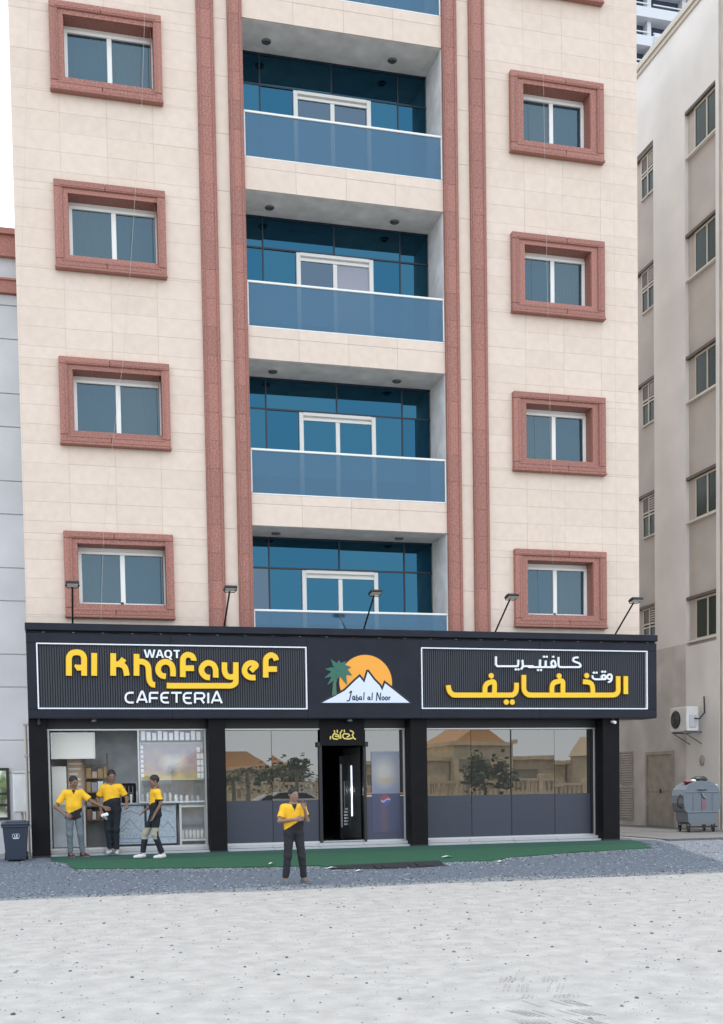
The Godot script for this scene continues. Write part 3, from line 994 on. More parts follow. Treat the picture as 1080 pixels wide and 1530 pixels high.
func add_balcony(b: Node3D, j: int) -> void:
	var o := group(b, "balcony")
	var y := 7.78 + H * j
	var soff := 10.70 + H * j
	var x0 := 4.796
	var x1 := 9.303
	var zb := -1.105
	var top := 8.775 + H * j
	if j == -1:
		top = 5.29
	# floor slab with stone face in two rows of panels
	block(o, "slab", Vector3(x0, y - 0.67, -1.155), Vector3(x1, y - 0.01, -0.035), M.soffit)
	var nx := 4
	for q in nx:
		var a := x0 + (x1 - x0) * q / nx
		var c := x0 + (x1 - x0) * (q + 1) / nx
		block(o, "stone_panel", Vector3(a + 0.002, y - 0.20, -0.03), Vector3(c - 0.002, y - 0.002, 0.0), M["stone%d" % (rng.randi() % 4)]).position.z += rng.randf() * 0.003
		block(o, "stone_panel", Vector3(a + 0.002, y - 0.672, -0.03), Vector3(c - 0.002, y - 0.206, 0.0), M["stone%d" % (rng.randi() % 4)]).position.z += rng.randf() * 0.003
	block(o, "ceiling", Vector3(x0, soff - 0.012, zb + 0.03), Vector3(x1, soff + 0.028, -0.04), M.soffit)
	for x in [x0, x1 - 0.012]:
		block(o, "cheek", Vector3(x, y, zb + 0.03), Vector3(x + 0.012, soff - 0.014, -0.03), M.white_paint)
	# downlights under the ceiling
	for x in [5.45, 8.35]:
		var l := MB.new()
		var xf := Transform3D(Basis(), Vector3(x, soff - 0.012, -0.66))
		l.lathe([Vector2(0.105, 0.0), Vector2(0.105, -0.02), Vector2(0.085, -0.035), Vector2(0.055, -0.035), Vector2(0.05, -0.01), Vector2(0.0, -0.008)], 16, xf)
		part(o, "downlight", l, M.steel)
	# blue mirror glazing at the back with dark mullions
	var cols := [x0 + 0.012, 5.36, 7.02, 8.60, x1 - 0.012]
	var dx := [6.12, 7.94]
	var dt := 9.95 + H * j
	for q in 4:
		for r in 2:
			var lo := y + 0.02 if r == 0 else dt + 0.06
			var hi := dt + 0.02 if r == 0 else soff - 0.015
			var spans := [[cols[q] + 0.014, cols[q + 1] - 0.014]]
			if r == 0 and q == 1:
				spans = [[cols[q] + 0.014, dx[0]]]
			if r == 0 and q == 2:
				spans = [[dx[1], cols[q + 1] - 0.014]]
			for sp in spans:
				var m: Material = M.curtain_glass if (q + r + j) % 2 else M.curtain_glass_b
				if q == 0 and r == 0 and j == -1:
					m = M.curtain_glass_grey
				var p := block(o, "pane", Vector3(sp[0], lo, zb - 0.008), Vector3(sp[1], hi, zb), m)
				p.rotation = Vector3(rng.randf_range(-0.01, 0.01), rng.randf_range(-0.012, 0.012), 0)
	var mu := MB.new()
	for q in range(1, 4):
		var hi := soff - 0.014
		if q == 2:
			mu.box(Vector3(cols[q] - 0.016, dt + 0.06, zb - 0.04), Vector3(cols[q] + 0.016, hi, zb + 0.022))
		else:
			mu.box(Vector3(cols[q] - 0.016, y, zb - 0.04), Vector3(cols[q] + 0.016, hi, zb + 0.022))
	mu.box(Vector3(cols[0], dt + 0.021, zb - 0.04), Vector3(cols[4], dt + 0.058, zb + 0.018))
	mu.box(Vector3(cols[0], soff - 0.05, zb - 0.04), Vector3(cols[4], soff - 0.013, zb + 0.025))
	part(o, "mullions", mu, M.mullion)
	# white sliding door
	var d := MB.new()
	for x in [dx[0] + 0.05, dx[1] - 0.05]:
		d.cbox(Transform3D(Basis(), Vector3(x, (y + dt) * 0.5, zb + 0.02)), Vector3(0.10, dt - y, 0.09), 0.006)
	d.cbox(Transform3D(Basis(), Vector3(7.03, dt - 0.03, zb + 0.021)), Vector3(dx[1] - dx[0] - 0.2, 0.075, 0.088), 0.006)
	d.cbox(Transform3D(Basis(), Vector3(7.03, dt - 0.14, zb + 0.012)), Vector3(dx[1] - dx[0] - 0.2, 0.06, 0.06), 0.006)
	d.cbox(Transform3D(Basis(), Vector3(7.03, (y + dt) * 0.5 - 0.09, zb + 0.012)), Vector3(0.10, dt - y - 0.18, 0.07), 0.006)
	d.box(Vector3(dx[0] + 0.1, dt - 0.112, zb - 0.02), Vector3(dx[1] - 0.1, dt - 0.068, zb - 0.01))
	part(o, "door_frame", d, M.white_frame)
	for i in 2:
		var a: float = dx[0] + 0.10 if i == 0 else 7.08
		var c: float = 6.98 if i == 0 else dx[1] - 0.10
		var m: Material = M.foil if (j == 1 and i == 1) else (M.curtain_glass_b if j == -1 or (j == 0) else M.curtain_glass_grey)
		var p := block(o, "door_pane", Vector3(a, y + 0.02, zb + 0.0), Vector3(c, dt - 0.17, zb + 0.008), m)
		p.rotation = Vector3(rng.randf_range(-0.01, 0.01), rng.randf_range(-0.01, 0.01), 0)
	# railing
	block(o, "railing_pane", Vector3(x0 + 0.03, y + 0.03, -0.030), Vector3(x1 - 0.03, top - 0.05, -0.018), M.rail_glass)
	var hr := MB.new()
	hr.cbox(Transform3D(Basis(), Vector3((x0 + x1) * 0.5, top - 0.025, -0.025)), Vector3(x1 - x0, 0.05, 0.06), 0.01)
	hr.cbox(Transform3D(Basis(), Vector3((x0 + x1) * 0.5, y + 0.016, -0.025)), Vector3(x1 - x0, 0.028, 0.05), 0.006)
	for x in [x0 + 0.015, x1 - 0.02]:
		hr.cbox(Transform3D(Basis(), Vector3(x, (y + top) * 0.5, -0.025)), Vector3(0.035, top - y - 0.08, 0.045), 0.006)
	part(o, "handrail", hr, M.white_frame)


# ---------------------------------------------------------------- neighbours

func add_left_building() -> void:
	var b := thing("neighbour_building", "pale grey panelled building with brown cornice bands at the left edge behind the cafeteria block", "building")
	var x1 := -0.012
	var z := -1.5
	var core := MB.new()
	core.box(Vector3(-16, -0.2, -12), Vector3(x1 - 0.01, 13.5, z - 0.03))
	part(b, "wall", core, M.grey_paint)
	var top := 12.2
	var y := -0.1
	var i := 0
	while y < 12.2:
		var hgt: float = 0.72 if i % 2 == 0 else 1.17
		for q in 3:
			var a := x1 - 1.9 * (q + 1)
			var lo := y
			if q == 0 and y < 0.8:
				pass
			block(b, "wall_panel", Vector3(a + 0.008, lo + 0.012, z - 0.03), Vector3(a + 1.892, minf(lo + hgt, top) - 0.012, z), M.grey_paint, 0.004)
		y += hgt
		i += 1
	var bands := MB.new()
	for c in [[12.2, 12.46, 0.10], [12.46, 12.5, 0.13], [12.95, 13.02, 0.16], [13.02, 13.42, 0.10], [13.42, 13.5, 0.18], [13.5, 13.56, 0.14]]:
		bands.box(Vector3(-16, c[0], z - 0.3), Vector3(x1 + (c[2] - 0.1) * 0.5, c[1], z + c[2]))
	part(b, "cornice", bands, M.granite2)
	block(b, "frieze", Vector3(-16, 12.5, z - 0.3), Vector3(x1 - 0.02, 12.95, z + 0.03), M.grey_paint)
	# low window with black bars, greenery reflected in it
	var w := group(b, "window")
	var fr := MB.new()
	for x in [-2.1, -1.3, -0.56]:
		fr.box(Vector3(x, 0.75, z + 0.002), Vector3(x + 0.06, 1.9, z + 0.06))
	for yy in [0.75, 1.05, 1.30, 1.84]:
		fr.box(Vector3(-2.1, yy, z + 0.001), Vector3(-0.5, yy + 0.06, z + 0.055))
	part(w, "frame", fr, M.black)
	var p := mat("green_mirror", lin(0.75, 0.78, 0.72), 0.04, 1.0)
	block(w, "pane", Vector3(-2.08, 0.77, z + 0.004), Vector3(-0.52, 1.88, z + 0.012), p)
	# pipe on the corner
	var pipe := MB.new()
	pipe.tube([Vector3(-0.085, -0.1, 0.05), Vector3(-0.085, 2.78, 0.05)], [0.035], 10)
	for yy in [0.6, 2.1, 2.75]:
		pipe.box(Vector3(-0.13, yy, -0.04), Vector3(-0.005, yy + 0.04, 0.09))
	part(self, "drain_pipe", pipe, M.beige_pvc).set_meta("label", "thin beige pipe running up beside the leftmost black column")
	get_node("drain_pipe").set_meta("category", "pipe")
	var c := thing("meter_cabinet", "white metal utility cabinet fixed to the wall above the navy wheelie bin", "cabinet", Vector3(-0.19, 0.93, -0.3))
	block(c, "body", Vector3(-0.18, 0, 0), Vector3(0.13, 0.83, 0.32), M.white_paint, 0.012)
	block(c, "door", Vector3(-0.165, 0.02, 0.322), Vector3(0.115, 0.81, 0.336), M.white_paint, 0.006)
	block(c, "lock", Vector3(0.085, 0.38, 0.337), Vector3(0.105, 0.45, 0.352), M.steel, 0.003)
	block(c, "hood", Vector3(-0.19, 0.832, -0.01), Vector3(0.14, 0.86, 0.36), M.white_paint, 0.006)
	var leg := MB.new()
	leg.tube([Vector3(-0.02, -1.0, 0.15), Vector3(-0.02, 0.0, 0.15)], [0.03], 8)
	leg.tube([Vector3(0.06, -1.0, 0.15), Vector3(0.06, 0.0, 0.15)], [0.02], 8)
	part(c, "conduit", leg, M.beige_pvc)


func add_right_building() -> void:
	var b := thing("neighbour_building", "tall plain off-white building with dark side windows across the alley on the right", "building")
	var X := 18.0
	var zf := -2.72
	var top := 22.65
	var strips := [Vector2(-4.42, -2.86), Vector2(-9.2, -6.18)]
	var w := MB.new()
	w.box(Vector3(X + 0.12, -0.2, -24), Vector3(36, top - 0.05, zf - 0.02))
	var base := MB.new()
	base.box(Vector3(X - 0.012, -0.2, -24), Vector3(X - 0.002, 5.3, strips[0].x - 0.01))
	part(b, "base_shade", base, M.right_base_shade)  # thin sheet whose darker colour stands in for light falling off down the alley
	w.box(Vector3(X, -0.2, strips[0].y), Vector3(X + 0.12, top, zf))
	w.box(Vector3(X, -0.2, strips[1].y), Vector3(X + 0.12, top, strips[0].x))
	w.box(Vector3(X, -0.2, -24), Vector3(X + 0.12, top, strips[1].x))
	w.box(Vector3(X, 19.99, strips[0].x), Vector3(X + 0.12, top, strips[0].y))
	w.box(Vector3(X, 20.25, strips[1].x), Vector3(X + 0.12, top, strips[1].y))
	w.box(Vector3(X, -0.2, strips[1].x), Vector3(X + 0.12, 5.3, strips[1].y))
	w.box(Vector3(X, -0.2, strips[0].x), Vector3(X + 0.12, 5.2, strips[0].y))
	part(b, "wall", w, M.right_wall)
	var st := MB.new()
	for s in strips:
		st.box(Vector3(X + 0.113, 4.3, s.x + 0.01), Vector3(X + 0.121, 20.3, s.y - 0.01))
	part(b, "recessed_strip", st, M.right_strip)
	block(b, "front_pilaster", Vector3(X + 0.02, -0.2, zf), Vector3(X + 0.75, top - 0.1, zf + 0.12), M.right_front)
	block(b, "front_wall", Vector3(X + 0.75, -0.2, zf - 0.015), Vector3(36, top - 0.1, zf + 0.03), M.right_wall)
	var par := MB.new()
	par.box(Vector3(X - 0.10, top, -24), Vector3(X + 0.25, top + 0.16, zf + 0.1))
	par.box(Vector3(X - 0.05, top - 0.12, -24), Vector3(X - 0.001, top - 0.001, zf + 0.05))
	par.box(Vector3(X + 0.25, top, zf - 0.15), Vector3(36, top + 0.16, zf + 0.1))
	part(b, "parapet", par, M.cream_frame)
	for k in 6:
		var y0 := 18.78 - 3.36 * k
		if y0 > 4.0:
			var win := group(b, "window", Vector3(X + 0.085, y0, 0))
			var fr := MB.new()
			var z0 := -4.02
			var z1 := -2.88
			for z in [z0, -3.42, z1 - 0.05]:
				fr.box(Vector3(-0.02, 0, z), Vector3(0.03, 1.16, z + 0.05))
			for y in [0.0, 1.1]:
				fr.box(Vector3(-0.018, y, z0), Vector3(0.028, y + 0.055, z1))
			part(win, "frame", fr, M.cream_frame)
			block(win, "reveal_shade", Vector3(-0.085, 1.17, -4.40), Vector3(0.02, 1.25, -2.87), M.brown_frame)  # dark strip coloured as the shadow under the top of the window recess
			block(win, "pane", Vector3(0.0, 0.05, z0 + 0.05), Vector3(0.008, 1.10, -3.42), M.green_glass)
			block(win, "pane", Vector3(0.004, 0.05, -3.37), Vector3(0.012, 1.10, z1 - 0.05), M.green_glass)
			block(win, "drape", Vector3(0.013, 0.02, z0), Vector3(0.02, 1.14, z1), M.shop_dark)
			block(win, "sill", Vector3(-0.083, -0.04, -4.40), Vector3(0.02, 0.0, -2.87), M.right_wall)
		# smaller windows with a vent panel above, farther back
		var y2 := 18.86 - 3.36 * k
		if y2 > 5.3:
			var v := group(b, "window", Vector3(X + 0.085, y2, 0))
			var fr2 := MB.new()
			for z in [-7.02, -6.64, -6.24]:
				fr2.box(Vector3(-0.03, 0, z), Vector3(0.03, 1.22, z + 0.05))
			for y in [0.0, 0.62, 0.72, 1.18]:
				fr2.box(Vector3(-0.028, y, -7.02), Vector3(0.028, y + 0.05, -6.19))
			part(v, "frame", fr2, M.cream_frame)
			block(v, "vent_panel", Vector3(-0.015, 0.77, -6.97), Vector3(0.0, 1.18, -6.24), M.brown_frame)
			var grille := MB.new()
			for q in 5:
				grille.box(Vector3(-0.03, 0.82 + q * 0.07, -6.55), Vector3(-0.016, 0.85 + q * 0.07, -6.3))
			part(v, "vent_grille", grille, M.cream_frame)
			block(v, "reveal_shade", Vector3(-0.083, 1.23, -7.3), Vector3(0.02, 1.31, -6.2), M.brown_frame)  # recess shadow again, put in as a dark strip
			block(v, "pane", Vector3(0.0, 0.05, -6.97), Vector3(0.008, 0.62, -6.64), M.green_glass)
			block(v, "pane", Vector3(0.0, 0.05, -6.59), Vector3(0.008, 0.62, -6.24), M.green_glass)
			block(v, "drape", Vector3(0.013, 0.02, -7.0), Vector3(0.02, 1.2, -6.2), M.shop_dark)
	# ground floor: door and louvred vents
	var d := group(b, "door", Vector3(X, 0.03, 0))
	block(d, "leaf", Vector3(-0.03, 0.0, -6.62), Vector3(0.02, 1.02, -5.18), M.door_tan, 0.006)
	block(d, "leaf", Vector3(-0.03, 1.03, -6.62), Vector3(0.02, 2.14, -5.18), M.door_tan, 0.006)
	var df := MB.new()
	df.box(Vector3(-0.05, 0, -6.72), Vector3(0.02, 2.24, -6.62))
	df.box(Vector3(-0.05, 0, -5.18), Vector3(0.02, 2.24, -5.08))
	df.box(Vector3(-0.05, 2.14, -6.62), Vector3(0.02, 2.24, -5.18))
	part(d, "frame", df, M.door_tan)
	block(d, "handle", Vector3(-0.07, 1.0, -5.85), Vector3(-0.03, 1.12, -5.8), M.black, 0.01)
	for y in [0.18, 1.30]:
		var l := group(b, "louvre_vent", Vector3(X, y, -8.4))
		var lf := MB.new()
		lf.box(Vector3(-0.04, 0, 0), Vector3(0.01, 1.04, 0.05))
		lf.box(Vector3(-0.04, 0, 0.80), Vector3(0.01, 1.04, 0.85))
		lf.box(Vector3(-0.039, 0, 0.05), Vector3(0.01, 0.05, 0.80))
		lf.box(Vector3(-0.039, 0.99, 0.05), Vector3(0.01, 1.04, 0.80))
		part(l, "frame", lf, M.door_tan)
		block(l, "backing", Vector3(-0.008, 0.05, 0.05), Vector3(-0.002, 0.99, 0.80), M.black)
		for q in 12:
			var s := MB.new()
			s.cbox(Transform3D(Basis(Vector3(0, 0, 1), -0.5), Vector3(-0.03, 0.09 + q * 0.077, 0.425)), Vector3(0.014, 0.042, 0.748))
			part(l, "slat", s, M.door_tan)
	var jb := MB.new()
	jb.ball(Vector3(X - 0.02, 1.95, -3.55), Vector3(0.07, 0.16, 0.10), 8)
	part(b, "junction_box", jb, M.door_tan)
	# air conditioner on brackets
	var ac := thing("air_conditioner", "white outdoor air conditioning unit on brackets on the alley wall above the steel waste container", "air conditioner", Vector3(17.62, 2.76, -3.9))
	block(ac, "casing", Vector3(-0.18, 0, -0.45), Vector3(0.2, 0.68, 0.45), M.white_paint, 0.02)
	var fan := MB.new()
	var fx := Transform3D(Basis(Vector3(0, 0, 1), PI / 2), Vector3(-0.185, 0.34, -0.12))
	fan.lathe([Vector2(0.25, -0.002), Vector2(0.25, 0.02), Vector2(0.22, 0.02), Vector2(0.215, 0.004), Vector2(0.0, 0.004)], 20, fx)
	part(ac, "fan_opening", fan, M.shop_dark)
	for r in [0.06, 0.11, 0.16, 0.21]:
		var ring := MB.new()
		var path := []
		for k in 21:
			path.append(Vector3(-0.215, 0.34 + r * sin(TAU * k / 20), -0.12 + r * cos(TAU * k / 20)))
		ring.tube(path, [0.006], 5)
		part(ac, "grille_ring", ring, M.steel)
	block(ac, "side_cover", Vector3(-0.1, 0.1, 0.451), Vector3(0.12, 0.45, 0.48), M.grey_paint, 0.01)
	var pp := MB.new()
	pp.tube([Vector3(0.05, 0.35, 0.48), Vector3(0.12, 0.32, 0.6), Vector3(0.3, 0.5, 0.58), Vector3(0.33, 0.95, 0.5)], [0.022], 7)
	part(ac, "hose", pp, M.black)
	for z in [-0.3, 0.3]:
		var br := MB.new()
		br.box(Vector3(-0.2, -0.05, z - 0.02), Vector3(0.37, -0.003, z + 0.02))
		br.tube([Vector3(-0.15, -0.05, z), Vector3(0.37, -0.35, z)], [0.015], 6)
		part(ac, "bracket", br, M.steel)


func add_tower() -> void:
	var b := thing("residential_tower", "distant white tower block with stacked balconies seen over the right building's roof", "building", Vector3(60.0, 0, -118.0))
	block(b, "core", Vector3(0, 0, 0), Vector3(42, 112, 16), M.tower_glass)
	var h := 3.25
	for k in 34:
		var y := k * h
		block(b, "floor_band", Vector3(-0.5, y, -1), Vector3(42.5, y + 1.15, 17.6), M.tower_white)
	for i in 9:
		block(b, "column", Vector3(1.0 + i * 4.6, 0, 16.0), Vector3(1.5 + i * 4.6, 111, 17.0), M.tower_white)
	for k in range(24, 32):
		for i in 8:
			block(b, "window_frame", Vector3(2.2 + i * 4.6, k * h + 1.3, 16.0), Vector3(4.6 + i * 4.6, k * h + 1.45 + 0.0, 16.15), M.tower_white)
			block(b, "railing", Vector3(1.5 + i * 4.6, k * h + 1.5, 17.45), Vector3(5.6 + i * 4.6, k * h + 1.62, 17.55), M.alu)
	var fin := MB.new()
	fin.extrude(PackedVector2Array([Vector2(0, 0), Vector2(1.4, 0), Vector2(2.6, 4.2), Vector2(1.6, 4.2)]), 0.0, 0.5)
	for i in 3:
		part(b, "slanted_fin", fin.mesh(), M.tower_white, Vector3(9.3 + i * 9.2, 26 * h + 0.6, 17.1))


# ---------------------------------------------------------------- across the street, seen mirrored in the shop glass

func add_far_side() -> void:
	# garden wall with posts and balusters
	var w := thing("garden_wall", "tan garden wall with balusters across the street", "wall", Vector3(6, -0.35, 56))
	block(w, "base", Vector3(0, 0, 0), Vector3(54, 0.9, 0.3), M.villa)
	block(w, "rail", Vector3(0, 1.75, 0.02), Vector3(54, 1.95, 0.28), M.villa)
	for i in 19:
		block(w, "post", Vector3(i * 3.0 - 0.2, 0.0, -0.06), Vector3(i * 3.0 + 0.2, 2.25, 0.34), M.villa, 0.03)
	for i in 150:
		block(w, "baluster", Vector3(i * 0.36 + 0.05, 0.9, 0.08), Vector3(i * 0.36 + 0.19, 1.75, 0.22), M.villa)
	villa(Vector3(31.2, -0.35, 62), Vector3(5.0, 4.8, 9), "tall tan villa with an orange tiled roof across the street", true, false)
	villa(Vector3(23.5, -0.35, 63), Vector3(7.6, 3.6, 9), "long low villa left of the tiled villa across the street", false, false)
	villa(Vector3(36.4, -0.35, 64), Vector3(4.6, 3.5, 9), "small low villa between the tiled villa and the tower villa", false, false)
	villa(Vector3(41.2, -0.35, 63), Vector3(6.0, 3.6, 9), "tan villa with a conical corner tower across the street", false, true)
	villa(Vector3(10.0, -0.35, 74), Vector3(9.0, 3.4, 9), "tan villa behind the round trees across the street", true, false)
	leafy(Vector3(31.0, -0.35, 54.5), 3.0, "large dusty tree in front of the tiled villa across the street")
	leafy(Vector3(17.6, -0.35, 66.0), 3.0, "dusty tree beside the villa behind the palms across the street")
	for t in [[10.9, 44.0, 2.4, "date palm left of the parked car across the road"], [12.2, 46.5, 2.9, "date palm behind the parked car across the road"], [15.2, 50.0, 2.6, "date palm at the end of the row across the road"]]:
		palm(Vector3(t[0], -0.35, t[1]), t[2], t[3])
	var hd := MB.new()
	for i in 500:
		var p := Vector3(rng.randf_range(-9, 4), rng.randf_range(0.0, 2.6), rng.randf_range(38, 39.5))
		hd.cbox(Transform3D(Basis.from_euler(Vector3(rng.randf() * 3, rng.randf() * 3, 0)), p), Vector3(0.5, 0.02, 0.35))
	tag(part(self, "hedge", hd, M.hedge), "bright green clipped hedge beyond the road on the left", "hedge")
	# parked car
	var c := thing("parked_car", "white saloon car parked beyond the road", "car", Vector3(13.0, -0.335, 39.5))
	var body := MB.new()
	body.extrude(PackedVector2Array([Vector2(-2.2, 0.3), Vector2(2.2, 0.3), Vector2(2.25, 0.75), Vector2(1.3, 0.92), Vector2(0.6, 1.4), Vector2(-1.0, 1.42), Vector2(-1.7, 0.98), Vector2(-2.25, 0.9)]), -0.85, 0.85)
	part(c, "body", body, M.car_white)
	var gl := MB.new()
	gl.extrude(PackedVector2Array([Vector2(1.1, 0.95), Vector2(0.55, 1.34), Vector2(-0.95, 1.36), Vector2(-1.5, 0.98)]), -0.86, 0.86)
	part(c, "windows", gl, M.black_gloss)
	for x in [-1.4, 1.4]:
		for z in [-0.78, 0.78]:
			var wh := MB.new()
			wh.lathe([Vector2(0, -0.1), Vector2(0.32, -0.1), Vector2(0.32, 0.1), Vector2(0, 0.1)], 14, Transform3D(Basis(Vector3(1, 0, 0), PI / 2), Vector3(x, 0.32, z)))
			part(c, "wheel", wh, M.black)


func villa(at: Vector3, s: Vector3, label: String, hip: bool, tower: bool) -> void:
	var b := thing("villa", label, "villa", at)
	block(b, "wall", Vector3(0, 0, 0), s, M.villa)
	block(b, "cornice", Vector3(-0.3, s.y, -0.3), s + Vector3(0.3, 0.3, 0.3), M.villa)
	block(b, "porch_shade_panel", Vector3(0.4, s.y * 0.55, -0.02), Vector3(s.x * 0.62, s.y * 0.78, -0.005), M.villa_dark)  # flat dark panel, the shade of a porch put into its colour
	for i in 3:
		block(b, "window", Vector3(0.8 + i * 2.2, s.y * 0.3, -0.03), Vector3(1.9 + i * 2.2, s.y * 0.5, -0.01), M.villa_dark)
	if hip:
		var r := MB.new()
		r.extrude(PackedVector2Array([Vector2(0.2, 0), Vector2(s.x - 0.2, 0), Vector2(s.x - 2.2, 1.3), Vector2(2.2, 1.3)]), 0.3, s.z - 0.3)
		part(b, "roof", r, M.villa_roof, Vector3(0, s.y + 0.3, 0))
	if tower:
		var t := MB.new()
		t.lathe([Vector2(1.5, 0), Vector2(1.5, s.y + 0.6), Vector2(1.7, s.y + 0.6), Vector2(0.7, s.y + 2.1), Vector2(0, s.y + 2.1)], 20, Transform3D(Basis(), Vector3(1.3, 0, -0.4)))
		part(b, "corner_tower", t, M.villa)


func palm(at: Vector3, h: float, label: String) -> void:
	var t := thing("palm_tree", label, "palm", at)
	var tr := MB.new()
	tr.tube([Vector3.ZERO, Vector3(0.05, h * 0.5, 0), Vector3(0, h, 0)], [0.17, 0.13, 0.12], 9)
	part(t, "trunk", tr, M.villa_dark)
	for i in 18:
		var a := i * 2.4
		var rise := 0.9 - 0.08 * i
		var f := MB.new()
		var path := []
		for k in 6:
			var s := k / 5.0
			path.append(Vector3(cos(a) * s * 1.3, h + s * rise - s * s * 1.1, sin(a) * s * 1.3))
		f.tube(path, [0.02, 0.02, 0.016, 0.012, 0.008, 0.004], 4)
		for k in range(1, 6):
			var d := Vector3(-sin(a), -0.5, cos(a)) * 0.26
			for q in [-1.0, 1.0]:
				var w := Vector3(d.x * q, d.y, d.z * q)
				f.face([path[k], path[k] + w + Vector3(cos(a), 0, sin(a)) * 0.1, path[k] + Vector3(cos(a), 0, sin(a)) * 0.12], Vector3.UP)
		part(t, "frond", f, M.leaf)


func leafy(at: Vector3, h: float, label: String) -> void:
	var t := thing("tree", label, "tree", at, "")
	var tr := MB.new()
	tr.tube([Vector3.ZERO, Vector3(0.1, h * 0.4, 0), Vector3(-0.1, h * 0.75, 0.1)], [0.16, 0.11, 0.05], 8)
	part(t, "trunk", tr, M.bark)
	var cr := MB.new()
	var lobes := []
	for i in 7:
		lobes.append(Vector3(rng.randf_range(-0.45, 0.45) * h, rng.randf_range(0.55, 1.1) * h, rng.randf_range(-0.4, 0.4) * h))
	for i in 520:
		var d := Vector3(rng.randfn(), rng.randfn(), rng.randfn()) * h * 0.13
		var p: Vector3 = lobes[i % 7] + d
		cr.cbox(Transform3D(Basis.from_euler(Vector3(rng.randf() * 3, rng.randf() * 3, 0)), p), Vector3(0.34, 0.015, 0.24))
	part(t, "crown", cr, M.leaf)


# ---------------------------------------------------------------- the cafeteria front

func add_shopfront() -> void:
	var s := thing("cafeteria_shopfront", "black framed cafeteria shopfront of glass bays, open black doorway and pale stone step", "shopfront")
	# columns of black cladding
	for c in [Vector2(-0.01, 0.352), Vector2(3.66, 4.018), Vector2(8.14, 8.532), Vector2(12.83, 13.255)]:
		var col := group(s, "column")
		block(col, "cladding", Vector3(c.x, -0.12, 0.05), Vector3(c.y, 2.86, 0.667), M.column_cladding, 0.012)
		block(col, "plinth", Vector3(c.x - 0.004, -0.12, 0.045), Vector3(c.y + 0.004, 0.04, 0.672), M.black, 0.004)
	# step of pale stone slabs
	var bays := [Vector2(0.352, 3.66), Vector2(4.018, 8.14), Vector2(8.532, 12.83)]
	for b: Vector2 in bays:
		var n := int(round((b.y - b.x) / 1.1))
		for i in n:
			var a := b.x + (b.y - b.x) * i / n
			var c := b.x + (b.y - b.x) * (i + 1) / n
			block(s, "step_slab", Vector3(a + 0.002, -0.1, 0.0), Vector3(c - 0.002, 0.055, 0.56), M.stone_step, 0.008)
			block(s, "sill_slab", Vector3(a + 0.002, 0.058, 0.0), Vector3(c - 0.002, 0.125, 0.40), M.stone_step, 0.008)
	# dark head band over the glass
	for b: Vector2 in bays:
		block(s, "head_band", Vector3(b.x, 2.66, 0.14), Vector3(b.y, 2.862, 0.27), M.black)
		block(s, "head_rail", Vector3(b.x, 2.63, 0.18), Vector3(b.y, 2.66, 0.26), M.alu)
		block(s, "foot_rail", Vector3(b.x, 0.125, 0.18), Vector3(b.y, 0.165, 0.26), M.alu)
	block(s, "bay_soffit", Vector3(0.0, 2.845, -0.03), Vector3(13.25, 2.861, 0.14), M.shop_dark)
	# metal edges beside the columns
	for x in [0.375, 3.635, 4.04, 8.115, 8.555, 12.805]:
		block(s, "edge_post", Vector3(x - 0.02, 0.165, 0.17), Vector3(x + 0.02, 2.63, 0.265), M.alu, 0.004)
	block(s, "edge_post", Vector3(12.72, 0.165, 0.2), Vector3(12.75, 2.63, 0.262), M.black)
	# middle bay
	shop_pane(s, 4.062, 5.085, 0.165, 2.62, M.shop_glass)
	shop_pane(s, 5.095, 6.13, 0.165, 2.62, M.shop_glass)
	shop_pane(s, 7.22, 8.09, 0.165, 2.62, M.shop_glass)
	block(s, "privacy_film", Vector3(4.062, 0.17, 0.232), Vector3(5.085, 1.09, 0.236), M.film)
	block(s, "privacy_film", Vector3(5.095, 0.17, 0.232), Vector3(6.13, 1.085, 0.236), M.film_b)
	block(s, "privacy_film", Vector3(7.22, 0.17, 0.232), Vector3(8.09, 1.12, 0.236), M.film_poster)
	block(s, "orange_stripe", Vector3(7.22, 1.185, 0.232), Vector3(8.09, 1.215, 0.236), mat("stripe_orange", lin(0.5, 0.16, 0.07), 0.5))
	block(s, "white_stripe", Vector3(7.22, 1.135, 0.232), Vector3(8.09, 1.16, 0.236), mat("stripe_white", lin(0.55, 0.52, 0.55), 0.5))
	# right bay: four panes
	var xs := [8.58, 9.73, 10.71, 11.80, 12.715]
	for i in 4:
		shop_pane(s, xs[i] + 0.005, xs[i + 1] - 0.005, 0.165, 2.62, M.shop_glass)
		block(s, "privacy_film", Vector3(xs[i] + 0.006, 0.17, 0.232), Vector3(xs[i + 1] - 0.006, 1.12, 0.236), M.film if i % 2 else M.film_b)
	block(s, "glass_joint", Vector3(10.70, 0.165, 0.222), Vector3(10.72, 2.62, 0.242), M.black)
	# doorway
	block(s, "door_header", Vector3(6.165, 2.28, 0.12), Vector3(7.185, 2.86, 0.30), M.black_gloss)
	block(s, "door_jamb", Vector3(6.135, 0.125, 0.17), Vector3(6.205, 2.28, 0.29), M.black)
	block(s, "door_jamb", Vector3(7.155, 0.125, 0.17), Vector3(7.215, 2.28, 0.29), M.black)
	block(s, "threshold", Vector3(6.205, 0.125, 0.1), Vector3(7.155, 0.15, 0.3), M.steel)
	for x in [6.13, 7.22]:
		block(s, "door_hinge_block", Vector3(x - 0.04, 2.25, 0.29), Vector3(x + 0.04, 2.36, 0.33), M.black, 0.008)
	var k := 0
	for st in S_CALLI:
		part(s, "gold_script_stroke", stroke(st, 0.014, 0.301, 0.309 + 0.0013 * k), M.gold)
		k += 1
	# the door leaf stands open inwards
	var leaf := group(s, "door", Vector3(7.12, 0.15, 0.16))
	leaf.rotation.y = deg_to_rad(-78)
	block(leaf, "door_pane", Vector3(-0.88, 0.06, -0.006), Vector3(-0.03, 2.08, 0.006), M.clear_glass)
